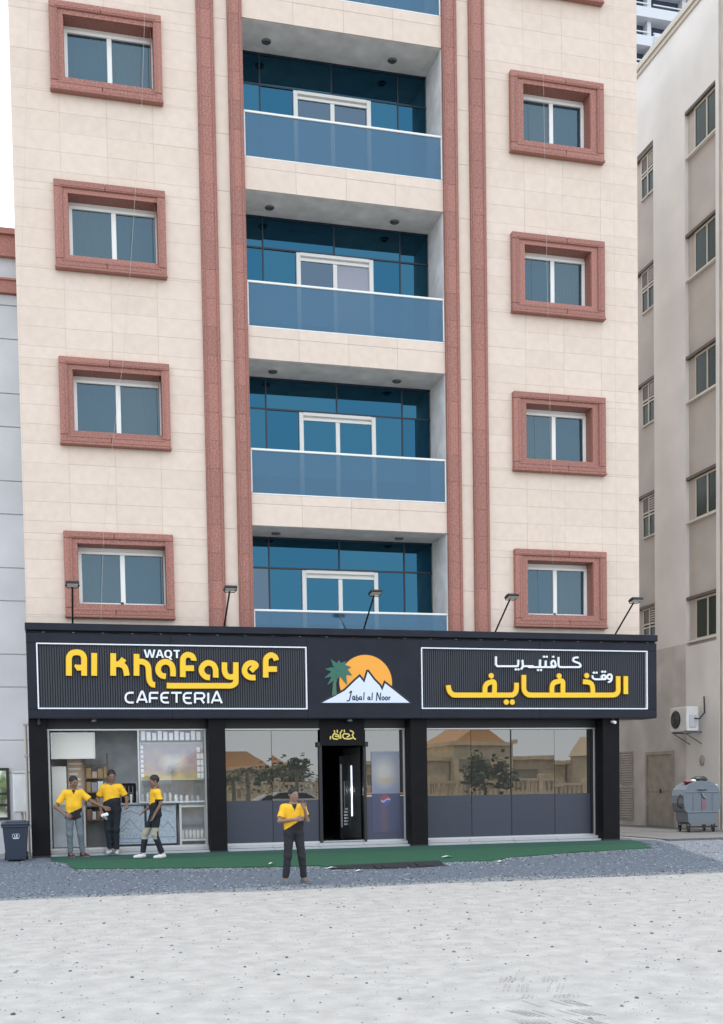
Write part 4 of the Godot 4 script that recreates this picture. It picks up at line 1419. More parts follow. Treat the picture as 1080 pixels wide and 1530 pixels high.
	block(leaf, "door_rail", Vector3(-0.9, 0.0, -0.02), Vector3(0, 0.06, 0.02), M.black)
	block(leaf, "door_rail", Vector3(-0.9, 2.08, -0.02), Vector3(0, 2.12, 0.02), M.black)
	block(leaf, "door_handle", Vector3(-0.8, 0.65, 0.02), Vector3(-0.77, 1.35, 0.05), M.steel, 0.008)
	# left bay: upper display window, serving opening and a glass panel by the column
	shop_pane(s, 2.23, 3.61, 1.12, 2.62, M.clear_glass)
	block(s, "display_mullion", Vector3(2.20, 1.08, 0.18), Vector3(2.23, 2.63, 0.26), M.alu)
	block(s, "display_rail", Vector3(2.23, 1.08, 0.18), Vector3(3.61, 1.115, 0.26), M.alu)
	# small spotlights under the fascia
	for x in [1.3, 3.83, 6.8]:
		var l := MB.new()
		l.lathe([Vector2(0.0, -0.05), Vector2(0.06, -0.05), Vector2(0.07, -0.035), Vector2(0.07, 0.0)], 12, Transform3D(Basis(), Vector3(x, 2.84, 0.5)))
		part(s, "soffit_light", l, M.steel)


func shop_pane(s: Node3D, x0: float, x1: float, y0: float, y1: float, m: Material) -> void:
	var p := block(s, "pane", Vector3(x0, y0, 0.216), Vector3(x1, y1, 0.224), m)
	p.rotation = Vector3(rng.randf_range(-0.002, 0.002), rng.randf_range(-0.006, 0.006), 0.0)


# a flat line with round ends, raised from z0 to z1
func stroke(flat: Array, half: float, z0: float, z1: float) -> MB:
	var pts := PackedVector2Array()
	for i in range(0, flat.size(), 2):
		pts.append(Vector2(flat[i], flat[i + 1]))
	var smooth := PackedVector2Array()
	for i in pts.size() - 1:
		var a := pts[maxi(i - 1, 0)]
		var d := pts[mini(i + 2, pts.size() - 1)]
		var bend := pts.size() > 3
		for k in (4 if bend else 1):
			var t := k / 4.0
			smooth.append(pts[i].cubic_interpolate(pts[i + 1], a, d, t) if bend and pts[i].distance_to(pts[i + 1]) < half * 5.0 else pts[i].lerp(pts[i + 1], t))
	smooth.append(pts[-1])
	var mb := MB.new()
	var whole := Geometry2D.offset_polyline(smooth, half, Geometry2D.JOIN_ROUND, Geometry2D.END_ROUND)
	if whole.size() == 1:
		mb.extrude(whole[0], z0, z1)
		return mb
	# a loop closes on itself: lay it in short overlapping runs so that its eye stays open
	var from := 0
	var lift := 0.0
	while from < smooth.size() - 1:
		var run := smooth.slice(from, mini(from + 5, smooth.size()))
		for outline in Geometry2D.offset_polyline(run, half, Geometry2D.JOIN_ROUND, Geometry2D.END_ROUND):
			if not Geometry2D.is_polygon_clockwise(outline):
				mb.extrude(outline, z0, z1 + lift)
		from += 4
		lift += 0.00025
	return mb


func poly(flat: Array) -> PackedVector2Array:
	var pts := PackedVector2Array()
	for i in range(0, flat.size(), 2):
		pts.append(Vector2(flat[i], flat[i + 1]))
	return pts


func disc(c: Vector2, r: float, n := 40) -> PackedVector2Array:
	var pts := PackedVector2Array()
	for i in n:
		pts.append(c + Vector2(cos(TAU * i / n), sin(TAU * i / n)) * r)
	return pts


func add_sign() -> void:
	var s := thing("cafeteria_sign", "long black sign with yellow lettering and a palm, sun and mountain emblem", "sign")
	var L := Rect2(0.19, 3.04, 5.60, 1.34)
	var R := Rect2(8.375, 3.055, 5.535, 1.355)
	var b0 := 2.862
	var b1 := 4.585
	block(s, "box", Vector3(0.0, b0, 0.004), Vector3(WALL_R, b1 + 0.1, 0.735), M.fascia_gap)
	# cladding sheets round the two sunk lettering panels
	var z0 := 0.737
	var z1 := 0.80
	var g := 0.0015
	for x in [[0.0, 2.9], [2.9, 5.8], [5.8, 8.36], [8.36, 11.2], [11.2, WALL_R]]:
		var lo: float = x[0] + g
		var hi: float = x[1] - g
		if x[0] == 5.8:
			block(s, "cladding_sheet", Vector3(lo, b0, z0), Vector3(hi, b1, z1), M.fascia, 0.004)
		else:
			var p := L if x[0] < 5.0 else R
			block(s, "cladding_sheet", Vector3(lo, b0, z0), Vector3(hi, p.position.y - 0.004, z1), M.fascia, 0.004)
			block(s, "cladding_sheet", Vector3(lo, p.end.y + 0.004, z0), Vector3(hi, b1, z1), M.fascia, 0.004)
	block(s, "cladding_sheet", Vector3(g, L.position.y, z0), Vector3(L.position.x - 0.004, L.end.y, z1), M.fascia, 0.004)
	block(s, "cladding_sheet", Vector3(R.end.x + 0.004, R.position.y, z0), Vector3(WALL_R - g, R.end.y, z1), M.fascia, 0.004)
	block(s, "side_sheet", Vector3(-0.004, b0, 0.0), Vector3(-0.001, b1, z1), M.fascia)
	block(s, "side_sheet", Vector3(WALL_R + 0.001, b0, 0.0), Vector3(WALL_R + 0.004, b1, z1), M.fascia)
	block(s, "underside", Vector3(0.01, b0 - 0.012, 0.14), Vector3(WALL_R - 0.01, b0 - 0.001, z1 - 0.01), M.fascia)
	block(s, "cap", Vector3(-0.02, b1 + 0.045, 0.0), Vector3(WALL_R + 0.02, 4.78, 0.845), M.fascia, 0.012)
	# a cable looped along the shadow gap under the cap
	var cab := MB.new()
	var path := []
	for i in 113:
		path.append(Vector3(0.05 + i * 0.125, 4.612 - 0.03 * absf(sin(i * 0.45)), 0.792 + 0.02 * sin(i * 1.3)))
	cab.tube(path, [0.007], 5)
	part(s, "cable", cab, M.black)
	for i in 24:
		block(s, "cable_clip", Vector3(0.32 + i * 0.59, 4.592, 0.803), Vector3(0.36 + i * 0.59, 4.600, 0.812), M.steel)
	for p: Rect2 in [L, R]:
		var ribs := MB.new()
		var n := int(p.size.x / 0.05)
		for i in n:
			var x := p.position.x + 0.012 + i * 0.05
			ribs.box(Vector3(x, p.position.y + 0.012, 0.7355), Vector3(x + 0.030, p.end.y - 0.012, 0.762))
		part(s, "ribbed_panel", ribs, M.fascia_rib).set_meta("kind", "stuff")
		var fr := group(s, "white_border")
		var t := 0.026
		block(fr, "border_bar", Vector3(p.position.x, p.end.y - t, z0), Vector3(p.end.x, p.end.y, 0.812), M.letter_white, 0.003)
		block(fr, "border_bar", Vector3(p.position.x, p.position.y, z0), Vector3(p.end.x, p.position.y + t, 0.812), M.letter_white, 0.003)
		block(fr, "border_bar", Vector3(p.position.x, p.position.y + t, z0), Vector3(p.position.x + t, p.end.y - t, 0.812), M.letter_white, 0.003)
		block(fr, "border_bar", Vector3(p.end.x - t, p.position.y + t, z0), Vector3(p.end.x, p.end.y - t, 0.812), M.letter_white, 0.003)
	# raised letters: a darker return behind a bright face
	var k := 0
	for set_ in [[S_YELLOW, 0.057], [S_ARAB, 0.055]]:
		for st in set_[0]:
			var l := group(s, "yellow_letter_stroke")
			part(l, "return", stroke(st, set_[1] + 0.006, 0.764, 0.815 + 0.0012 * (k % 9)), M.yellow_side)
			part(l, "face", stroke(st, set_[1], 0.80, 0.83 + 0.0012 * (k % 9)), M.yellow)
			k += 1
	for i in range(0, S_ARABDOTS.size(), 2):
		var l := group(s, "yellow_letter_dot")
		var c := Vector2(S_ARABDOTS[i], S_ARABDOTS[i + 1])
		var m := MB.new()
		m.extrude(disc(c, 0.066, 20), 0.764, 0.815)
		part(l, "return", m, M.yellow_side)
		var m2 := MB.new()
		m2.extrude(disc(c, 0.060, 20), 0.80, 0.832)
		part(l, "face", m2, M.yellow)
	k = 0
	for set_ in [[S_CAFE, 0.0195], [S_AW, 0.0205]]:
		for st in set_[0]:
			part(s, "white_letter_stroke", stroke(st, set_[1], 0.764, 0.812 + 0.0012 * (k % 7)), M.letter_white)
			k += 1
	for i in range(0, S_AWDOTS.size(), 2):
		var m := MB.new()
		m.extrude(disc(Vector2(S_AWDOTS[i], S_AWDOTS[i + 1]), 0.026, 14), 0.764, 0.812)
		part(s, "white_letter_dot", m, M.letter_white)
	var font := SystemFont.new()
	font.font_names = PackedStringArray(["Droid Sans"])
	font.font_weight = 700
	var tm := TextMesh.new()
	tm.text = "WAQT"
	tm.font = font
	tm.font_size = 32
	tm.pixel_size = 0.0072
	tm.depth = 0.05
	var wq := part(s, "white_word", tm, M.letter_white, Vector3(2.71, 4.184, 0.795))
	wq.scale = Vector3(1.12, 1.0, 1.0)
	# emblem
	var e := group(s, "emblem")
	var sun_c := Vector2(7.10, 3.63)
	var r := 0.595
	var mount := poly(S_MOUNT)
	var out := Geometry2D.offset_polygon(mount, 0.045, Geometry2D.JOIN_MITER)[0]
	var clear := PackedVector2Array()
	for q in out:
		clear.append(Vector2(q.x, maxf(q.y, mount[0].y - 0.02)))
	var ring := MB.new()
	for piece in Geometry2D.clip_polygons(disc(sun_c, r + 0.022, 56), clear):
		if piece[0].y > 3.25:
			ring.extrude(piece, 0.801, 0.806)
	part(e, "sun_outline", ring, M.logo_outline)
	var sun := MB.new()
	for piece in Geometry2D.clip_polygons(disc(sun_c, r, 56), clear):
		if piece[0].y > 3.25:
			sun.extrude(piece, 0.801, 0.8095)
	part(e, "sun", sun, M.orange)
	var mo := MB.new()
	mo.extrude(clear, 0.801, 0.8075)
	part(e, "mountain_outline", mo, M.logo_outline)
	var mm := MB.new()
	mm.extrude(mount, 0.802, 0.812)
	part(e, "mountain", mm, M.logo_white)
	var trunk := MB.new()
	trunk.extrude(PackedVector2Array([Vector2(6.335, 3.33), Vector2(6.44, 3.36), Vector2(6.43, 3.6), Vector2(6.51, 3.83), Vector2(6.44, 3.84), Vector2(6.36, 3.6)]), 0.801, 0.8135)
	part(e, "palm_trunk", trunk, M.palm_trunk)
	var heart := Vector2(6.52, 3.86)
	k = 0
	for t in [[-0.34, 0.05], [-0.36, -0.15], [-0.29, -0.30], [-0.20, 0.26], [-0.02, 0.25], [0.14, 0.22], [0.25, 0.10], [0.27, -0.08], [0.15, -0.28], [-0.08, -0.18]]:
		var tip := heart + Vector2(t[0], t[1])
		var d := (tip - heart)
		var side := Vector2(-d.y, d.x).normalized() * 0.055
		var f := MB.new()
		f.extrude(PackedVector2Array([heart + side * 0.8, heart + d * 0.5 + side * 1.3 + Vector2(0, 0.035), tip, heart + d * 0.5 - side * 0.9 + Vector2(0, 0.02), heart - side * 0.8]), 0.801, 0.816 + k * 0.0011)
		part(e, "palm_frond", f, M.palm_green)
		k += 1
	for st in S_JABAL:
		part(e, "script_stroke", stroke(st, 0.011, 0.8125, 0.8145 + 0.0004 * (k % 13)), M.logo_outline)
		k += 1
	# floodlights on stalks over the sign
	var f0: Node3D
	var i := 0
	for x in [0.925, 4.05, 7.12, 10.20, 13.18]:
		var words: String = "black floodlight on a leaning stalk above the sign, " + ["at the far left end", "just right of the WAQT lettering", "beside the emblem and the lowest balcony", "below the lowest right window", "at the far right end"][i]
		if i == 0:
			f0 = thing("sign_floodlight", words, "floodlight", Vector3(x, 4.78, 0.60), "floodlights along the top of the sign")
			block(f0, "base_plate", Vector3(-0.06, 0.0, -0.05), Vector3(0.06, 0.012, 0.05), M.black)
			var arm := MB.new()
			arm.tube([Vector3(0, 0.01, 0), Vector3(0, 0.62, 0.92)], [0.019], 8)
			part(f0, "arm", arm, M.black)
			var xf := Transform3D(Basis(Vector3(1, 0, 0), deg_to_rad(-8)), Vector3(0, 0.66, 1.02))
			var hd := MB.new()
			hd.cbox(xf, Vector3(0.26, 0.055, 0.24), 0.012)
			for q in 6:
				hd.cbox(xf * Transform3D(Basis(), Vector3(-0.1 + q * 0.04, 0.035, -0.02)), Vector3(0.008, 0.03, 0.16))
			part(f0, "housing", hd, M.black)
			var ln := MB.new()
			ln.cbox(xf * Transform3D(Basis(), Vector3(0, -0.029, 0)), Vector3(0.215, 0.006, 0.195))
			part(f0, "lens", ln, M.lightbox)
			var yk := MB.new()
			yk.tube([Vector3(-0.14, 0.64, 0.99), Vector3(-0.1, 0.60, 0.90), Vector3(0.1, 0.60, 0.90), Vector3(0.14, 0.64, 0.99)], [0.009], 6)
			part(f0, "yoke", yk, M.black)
		else:
			again(f0, Vector3(x, 4.78, 0.60), words)
		i += 1
	# small cameras under the sign
	for c in [[0.20, "small black security camera under the sign above the leftmost column"], [13.05, "small black security camera under the sign above the rightmost column"]]:
		var cam := thing("security_camera", c[1], "camera", Vector3(c[0], 2.85, 0.74))
		var cb := MB.new()
		cb.tube([Vector3(0, 0, 0), Vector3(0, -0.06, 0)], [0.02], 8)
		part(cam, "mount", cb, M.black)
		var bd := MB.new()
		bd.tube([Vector3(0, -0.075, -0.06), Vector3(0, -0.10, 0.11)], [0.035], 10)
		part(cam, "body", bd, M.black if c[0] < 5 else M.white_frame)


func add_interior() -> void:
	# the room behind the glass
	var f := MB.new()
	f.box(Vector3(0.31, -0.1, -7), Vector3(12.93, 0.12, -0.002))
	struct("shop_floor", f, M.shop_floor)
	var rm := thing("shop_interior", "dim cafeteria room with plain grey walls behind the glass", "room")
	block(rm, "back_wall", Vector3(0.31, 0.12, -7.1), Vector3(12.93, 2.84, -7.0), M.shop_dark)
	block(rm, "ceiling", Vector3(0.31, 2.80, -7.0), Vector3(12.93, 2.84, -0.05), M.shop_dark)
	block(rm, "partition", Vector3(3.84, 0.12, -7.0), Vector3(3.94, 2.80, 0.04), M.shop_wall)
	block(rm, "kiosk_wall", Vector3(1.28, 0.12, -0.90), Vector3(3.84, 2.80, -0.80), M.shop_wall)
	block(rm, "kiosk_wall", Vector3(0.31, 0.12, -0.95), Vector3(1.28, 2.80, -0.85), M.shop_wall)
	# left bay
	var lb := thing("menu_lightbox", "blank white rectangular lightbox hung at the top left of the serving bay", "lightbox", Vector3(0.42, 2.04, 0.10))
	block(lb, "face", Vector3(0.02, 0.02, 0.0), Vector3(0.88, 0.53, 0.10), M.lightbox, 0.004)
	var lf := MB.new()
	lf.box(Vector3(0, 0, -0.02), Vector3(0.90, 0.02, 0.11))
	lf.box(Vector3(0, 0.53, -0.02), Vector3(0.90, 0.55, 0.11))
	lf.box(Vector3(0, 0.02, -0.02), Vector3(0.02, 0.53, 0.109))
	lf.box(Vector3(0.88, 0.02, -0.02), Vector3(0.90, 0.53, 0.109))
	part(lb, "frame", lf, M.alu)
	block(lb, "hanger", Vector3(0.2, 0.55, 0.0), Vector3(0.23, 0.80, 0.03), M.steel)
	block(lb, "hanger", Vector3(0.67, 0.55, 0.0), Vector3(0.70, 0.80, 0.03), M.steel)
	var pn := thing("kiosk_screen", "pale grey upright panel beside the leftmost column behind the leftmost person", "panel", Vector3(0.42, 0.17, -0.05))
	block(pn, "board", Vector3(0, 0.9, 0), Vector3(0.30, 1.72, 0.03), M.lightbox, 0.004)
	block(pn, "lower_panel", Vector3(0, 0, 0), Vector3(0.62, 0.88, 0.03), M.shop_wall, 0.004)
	block(pn, "frame_post", Vector3(0.63, 0, -0.01), Vector3(0.67, 0.88, 0.05), M.alu)
	block(pn, "frame_rail", Vector3(0, 0.882, -0.01), Vector3(0.63, 0.898, 0.04), M.alu)
	var mn := thing("menu_board", "beige menu board with rows of faint print behind the leftmost person", "menu", Vector3(0.74, 0.95, -0.35))
	block(mn, "board", Vector3(0, 0, 0), Vector3(0.36, 1.15, 0.02), M.cream_board, 0.003)
	for i in 9:
		block(mn, "print_row", Vector3(0.03, 0.1 + i * 0.11, 0.021), Vector3(0.2 + 0.12 * rng.randf(), 0.14 + i * 0.11, 0.023), M.lightbox)
	var sh := thing("stock_shelf", "small shelf unit stacked with boxes of goods left of the marble counter", "shelf", Vector3(1.10, 0.17, -0.55))
	for i in 5:
		block(sh, "shelf_board", Vector3(0, 0.55 + i * 0.30, 0), Vector3(0.50, 0.57 + i * 0.30, 0.3), M.wood)
	for x in [0.0, 0.48]:
		block(sh, "side_panel", Vector3(x, 0, 0.001), Vector3(x + 0.02, 2.0, 0.299), M.wood)
	var tones := [M.cream_board, M.lightbox, mat("box_tan", lin(0.35, 0.25, 0.12), 0.7), mat("box_grey", lin(0.3, 0.3, 0.34), 0.6), mat("box_red", lin(0.26, 0.15, 0.11), 0.6)]
	for i in 4:
		var x := 0.03
		var n := 0
		while x < 0.40:
			var w := 0.07 + 0.05 * rng.randf()
			var hgt := 0.12 + 0.12 * rng.randf()
			tag(block(self, "goods_box", Vector3(1.10 + x, 0.741 + i * 0.30, -0.50), Vector3(1.10 + x + w, 0.741 + i * 0.30 + hgt, -0.29), tones[rng.randi() % 5], 0.004), "carton on the %s shelf of the stock shelves, %s from the left" % [["lowest", "second lowest", "second highest", "highest"][i], ORD[n]], "carton", "cartons on the stock shelf")
			x += w + 0.012
			n += 1
	# counter with marble front and a line drawing of mountains
	var ct := thing("serving_counter", "pale blue-white marble serving counter with line drawings of mountains on its front", "counter", Vector3(1.70, 0.125, 0.0))
	var marble := mat("marble", lin(0.46, 0.52, 0.58), 0.3, 0.0, noise(0.02, 31, 0.82, 1.0, 5), 1.2)
	block(ct, "front_slab", Vector3(0, 0.08, 0.10), Vector3(0.615, 0.90, 0.14), marble, 0.004)
	block(ct, "front_slab", Vector3(0.66, 0.08, 0.10), Vector3(1.29, 0.90, 0.14), marble, 0.004)
	block(ct, "post", Vector3(0.62, 0.06, 0.11), Vector3(0.655, 0.92, 0.145), M.mullion)
	block(ct, "plinth", Vector3(0, 0, 0.08), Vector3(1.29, 0.078, 0.13), M.mullion)
	block(ct, "carcass", Vector3(0.0, 0.06, -0.5), Vector3(1.29, 0.90, 0.098), M.shop_dark)
	block(ct, "worktop", Vector3(-0.03, 0.925, -0.52), Vector3(1.31, 0.965, 0.17), marble, 0.008)
	var ink := mat("ink", lin(0.13, 0.18, 0.25), 0.7)
	for d in [[0.05, 0.35, 0.30, 0.62, 0.44, 0.44, 0.56, 0.34], [0.70, 0.40, 0.86, 0.60, 1.0, 0.42, 1.12, 0.55, 1.26, 0.33], [0.08, 0.70, 0.3, 0.80, 0.54, 0.70], [0.72, 0.74, 0.98, 0.82, 1.22, 0.74], [0.06, 0.2, 0.58, 0.2], [0.70, 0.22, 1.26, 0.22], [0.06, 0.12, 0.58, 0.12], [0.12, 0.35, 0.22, 0.44, 0.30, 0.38]]:
		part(ct, "drawn_line", stroke(d, 0.006, 0.1402, 0.1425), ink)
	for i in 7:
		block(ct, "drawn_line", Vector3(0.09 + i * 0.07, 0.22, 0.1402), Vector3(0.097 + i * 0.07, 0.30, 0.142), ink)
	# glass cabinet right of the counter
	var cb := thing("glass_cabinet", "aluminium framed glass cabinet standing between the marble counter and the second column", "cabinet", Vector3(3.06, 0.125, 0.0))
	var cf := MB.new()
	for x in [0.0, 0.54]:
		cf.box(Vector3(x, 0.0, 0.09), Vector3(x + 0.045, 0.90, 0.145))
	for y in [0.0, 0.12, 0.85]:
		cf.box(Vector3(0.045, y, 0.091), Vector3(0.54, y + 0.045, 0.144))
	part(cb, "frame", cf, M.alu)
	block(cb, "pane", Vector3(0.045, 0.165, 0.11), Vector3(0.54, 0.85, 0.116), M.clear_glass)
	block(cb, "back", Vector3(0.0, 0.0, -0.4), Vector3(0.585, 0.9, -0.38), M.shop_wall)
	block(cb, "shelf", Vector3(0.045, 0.45, -0.38), Vector3(0.54, 0.46, 0.08), M.clear_glass)
	block(cb, "top", Vector3(-0.01, 0.901, -0.4), Vector3(0.60, 0.94, 0.17), marble)
	for i in 6:
		tag(bottle(Vector3(3.14 + i * 0.085, 0.30, -0.05), 0.18, M.lightbox), "white cup inside the glass cabinet, %s from the left" % ORD[i], "cup", "cups inside the glass cabinet")
	# jars and cups along the counter behind the display window
	for i in 13:
		var hgt := 0.16 + 0.12 * rng.randf()
		tag(bottle(Vector3(2.05 + i * 0.12, 1.09 if i < 8 else 1.066, 0.02 - 0.1 * (i % 2)), hgt, [M.lightbox, M.marble, M.letter_white][rng.randi() % 3]), "pale jar or cup on the counter behind the display window, %s from the left" % ORD[i], "jar", "jars on the counter")
	var cof := thing("coffee_machine", "small dark machine on the counter above the marble counter", "machine", Vector3(1.86, 1.092, -0.2))
	block(cof, "body", Vector3(0, 0, 0), Vector3(0.3, 0.42, 0.25), M.black_gloss, 0.02)
	for x in [0.06, 0.14, 0.22]:
		block(cof, "front_bar", Vector3(x, 0.05, 0.252), Vector3(x + 0.012, 0.36, 0.262), M.steel)
	# printed food poster behind the display window
	var po := thing("food_poster", "blurry pink and yellow food poster in the display window above the glass cabinet", "poster", Vector3(2.92, 2.0, 0.17))
	var img := Image.create(96, 64, false, Image.FORMAT_RGB8)
	var pn2 := FastNoiseLite.new()
	pn2.seed = 5
	pn2.frequency = 0.045
	for y in 64:
		for x in 96:
			var t := y / 64.0
			var c := Color(0.60, 0.57, 0.60).lerp(Color(0.66, 0.54, 0.50), clampf(t * 1.6 - 0.4, 0, 1)).lerp(Color(0.72, 0.65, 0.36), clampf(t * 4.0 - 2.9, 0, 1))
			c = c.lerp(Color(0.80, 0.80, 0.76), clampf(1.3 - Vector2((x - 50) / 20.0, (y - 34) / 15.0).length(), 0, 1) * 0.8)
			c = c.lerp(Color(0.30, 0.33, 0.26), clampf(1.0 - Vector2((x - 46) / 12.0, (y - 52) / 9.0).length(), 0, 1) * 0.7)
			var n := pn2.get_noise_2d(x, y) * 0.10
			img.set_pixel(x, y, Color(c.r + n, c.g + n * 0.6, c.b - n * 0.4))
	var pm := mat("poster_print", Color.WHITE, 0.5)
	pm.albedo_texture = ImageTexture.create_from_image(img)
	var qm := QuadMesh.new()
	qm.size = Vector2(1.30, 0.78)
	part(po, "print", qm, pm, Vector3(0, -0.03, 0.012))
	block(po, "backing", Vector3(-0.66, -0.43, -0.005), Vector3(0.66, 0.37, 0.010), M.lightbox)
	# strips of small white stickers round the poster and letters along the top
	for i in 9:
		block(po, "sticker", Vector3(0.54 + (i % 2) * 0.075, -0.40 + (i / 2) * 0.14, 0.0125), Vector3(0.605 + (i % 2) * 0.075, -0.29 + (i / 2) * 0.14, 0.017), M.letter_white)
	for i in 7:
		block(po, "sticker", Vector3(-0.66, -0.36 + i * 0.1, 0.0125), Vector3(-0.60, -0.29 + i * 0.1, 0.017), M.letter_white)
	for i in 11:
		var q := Vector3(2.28 + i * 0.118, 2.42, 0.19)
		tag(block(self, "white_card", q, q + Vector3(0.088, 0.20 - 0.02 * (i % 3), 0.006), M.letter_white, 0.002), "white card along the top of the display window, %s from the left" % ORD[i], "card", "white cards along the top of the display window")
	# the drinks poster on the pane right of the door
	var dp := thing("drinks_poster", "faded blue drinks poster with a round badge on the glass right of the door", "poster", Vector3(7.66, 1.32, 0.243))
	var im2 := Image.create(72, 160, false, Image.FORMAT_RGB8)
	for y in 160:
		for x in 72:
			var u := x / 72.0
			var t := y / 160.0
			var c := Color(0.46, 0.49, 0.57).lerp(Color(0.56, 0.55, 0.57), clampf(sin(t * 7.0) * 0.5 + 0.3, 0, 1))
			if t > 0.52:
				c = Color(0.26, 0.28, 0.38).lerp(Color(0.36, 0.30, 0.36), clampf(1.0 - absf(u - 0.42) * 4.0, 0, 1))
			var a := Vector2((u - 0.45) / 0.34, (t - 0.26) / 0.17).length()
			c = c.lerp(Color(0.72, 0.70, 0.66), clampf(1.4 - a, 0, 1) * 0.7)
			c = c.lerp(Color(0.66, 0.55, 0.42), clampf(1.2 - Vector2((u - 0.5) / 0.4, (t - 0.36) / 0.05).length(), 0, 1) * 0.6)
			var bd := Vector2((u - 0.48) / 0.17, (t - 0.605) / 0.062)
			if bd.length() < 1.0:
				var wv := bd.y + 0.25 * sin(bd.x * 3.0)
				c = Color(0.56, 0.24, 0.34) if wv < -0.18 else (Color(0.62, 0.60, 0.66) if wv < 0.2 else Color(0.25, 0.33, 0.56))
			im2.set_pixel(x, y, c)
	var dm := mat("drinks_print", Color.WHITE, 0.3)
	dm.albedo_texture = ImageTexture.create_from_image(im2)
	var q2 := QuadMesh.new()
	q2.size = Vector2(0.66, 1.80)
	part(dp, "print", q2, dm, Vector3(0.02, -0.08, 0.0))
	# drinks fridge inside the doorway with a lit strip
	var fr := thing("drinks_fridge", "tall dark fridge with one bright white light strip inside the doorway", "fridge", Vector3(6.93, 0.13, -0.62))
	block(fr, "cabinet", Vector3(-0.12, 0, -0.6), Vector3(0.6, 1.95, 0.0), M.black_gloss, 0.01)
	block(fr, "door_edge", Vector3(-0.10, 0.3, 0.002), Vector3(-0.06, 1.75, 0.03), M.steel)
	block(fr, "light_tube", Vector3(0.155, 0.55, 0.004), Vector3(0.185, 1.72, 0.03), M.lamp_tube)
	for i in 6:
		block(fr, "price_card", Vector3(-0.02, 0.35 + i * 0.07, 0.004), Vector3(0.08, 0.39 + i * 0.07, 0.008), M.shop_wall)
	var lt := OmniLight3D.new()
	lt.name = "fridge_light"
	lt.position = Vector3(0.17, 1.15, 0.08)
	lt.light_energy = 0.05
	lt.omni_range = 8.0
	lt.omni_attenuation = 2.0
	lt.light_size = 0.05
	lt.shadow_enabled = true
	fr.add_child(lt)
	for x in [9.75, 11.35]:
		var t := thing("cafe_table", "small square cafe table behind the right bay glass, " + ("nearer the third column" if x < 10 else "nearer the fourth column"), "table", Vector3(x, 0.12, -0.9), "cafe tables inside the right bay")
		block(t, "top", Vector3(-0.4, 0.72, -0.4), Vector3(0.4, 0.75, 0.4), M.lightbox, 0.01)
		for sx in [-0.34, 0.34]:
			for sz in [-0.34, 0.34]:
				block(t, "leg", Vector3(sx - 0.02, 0, sz - 0.02), Vector3(sx + 0.02, 0.72, sz + 0.02), M.steel)


func bottle(at: Vector3, h: float, m: Material) -> MeshInstance3D:
	var b := MB.new()
	b.lathe([Vector2(0, 0), Vector2(0.036, 0), Vector2(0.042, h * 0.75), Vector2(0.03, h * 0.86), Vector2(0.032, h), Vector2(0, h)], 10)
	return part(self, "cup", b, m, at)


# ---------------------------------------------------------------- things on the ground

func turf_front(x: float) -> float:
	var p := [[0.35, 1.35], [0.70, 1.75], [0.76, 2.45], [3.16, 2.95], [5.40, 3.10], [5.62, 3.38], [7.1, 3.32], [8.0, 3.22], [9.0, 3.28], [9.6, 2.85], [11.4, 2.45], [13.2, 2.15], [13.53, 1.70]]
	for i in p.size() - 1:
		if x <= p[i + 1][0]:
			return lerpf(p[i][1], p[i + 1][1], clampf((x - p[i][0]) / (p[i + 1][0] - p[i][0]), 0, 1))
	return 1.7


func on_turf(x: float, z: float) -> bool:
	return x > 0.33 and x < 13.55 and z < turf_front(x) + 0.02


func turf_strip(x0: float, x1: float, za: Callable, zb: Callable, lift: float) -> MB:
	var mb := MB.new()
	var nx := 150
	var nz := 14
	var at := func(i: int, j: int) -> Vector3:
		var x := lerpf(x0, x1, float(i) / nx)
		var z := lerpf(za.call(x), zb.call(x), float(j) / nz)
		z += 0.03 * bumps.get_noise_2d(x * 3.0, 77.0) * float(j) / nz
		return Vector3(x, slope(z) + lift + 0.035 * maxf(0.0, bumps.get_noise_2d(x * 0.8, z * 1.6)) * clampf((z - 0.75) * 2.0, 0, 1) + 0.012, z)
	for i in nx:
		for j in nz:
			var a: Vector3 = at.call(i, j)
			var b: Vector3 = at.call(i + 1, j)
			var c: Vector3 = at.call(i + 1, j + 1)
			var d: Vector3 = at.call(i, j + 1)
			var n := -(b - a).cross(d - a).normalized()
			mb.tri(a, b, c, n, n, n)
			mb.tri(a, c, d, n, n, n)
		var e: Vector3 = at.call(i, nz)
		var f: Vector3 = at.call(i + 1, nz)
		mb.face([e, f, f - Vector3(0, 0.03 + lift, 0), e - Vector3(0, 0.03 + lift, 0)], Vector3(0, 0, 1))
	for i in [0, nx]:
		for j in nz:
			var e: Vector3 = at.call(i, j)
			var f: Vector3 = at.call(i, j + 1)
			mb.face([e, f, f - Vector3(0, 0.03 + lift, 0), e - Vector3(0, 0.03 + lift, 0)], Vector3(1 if i else -1, 0, 0))
	return mb


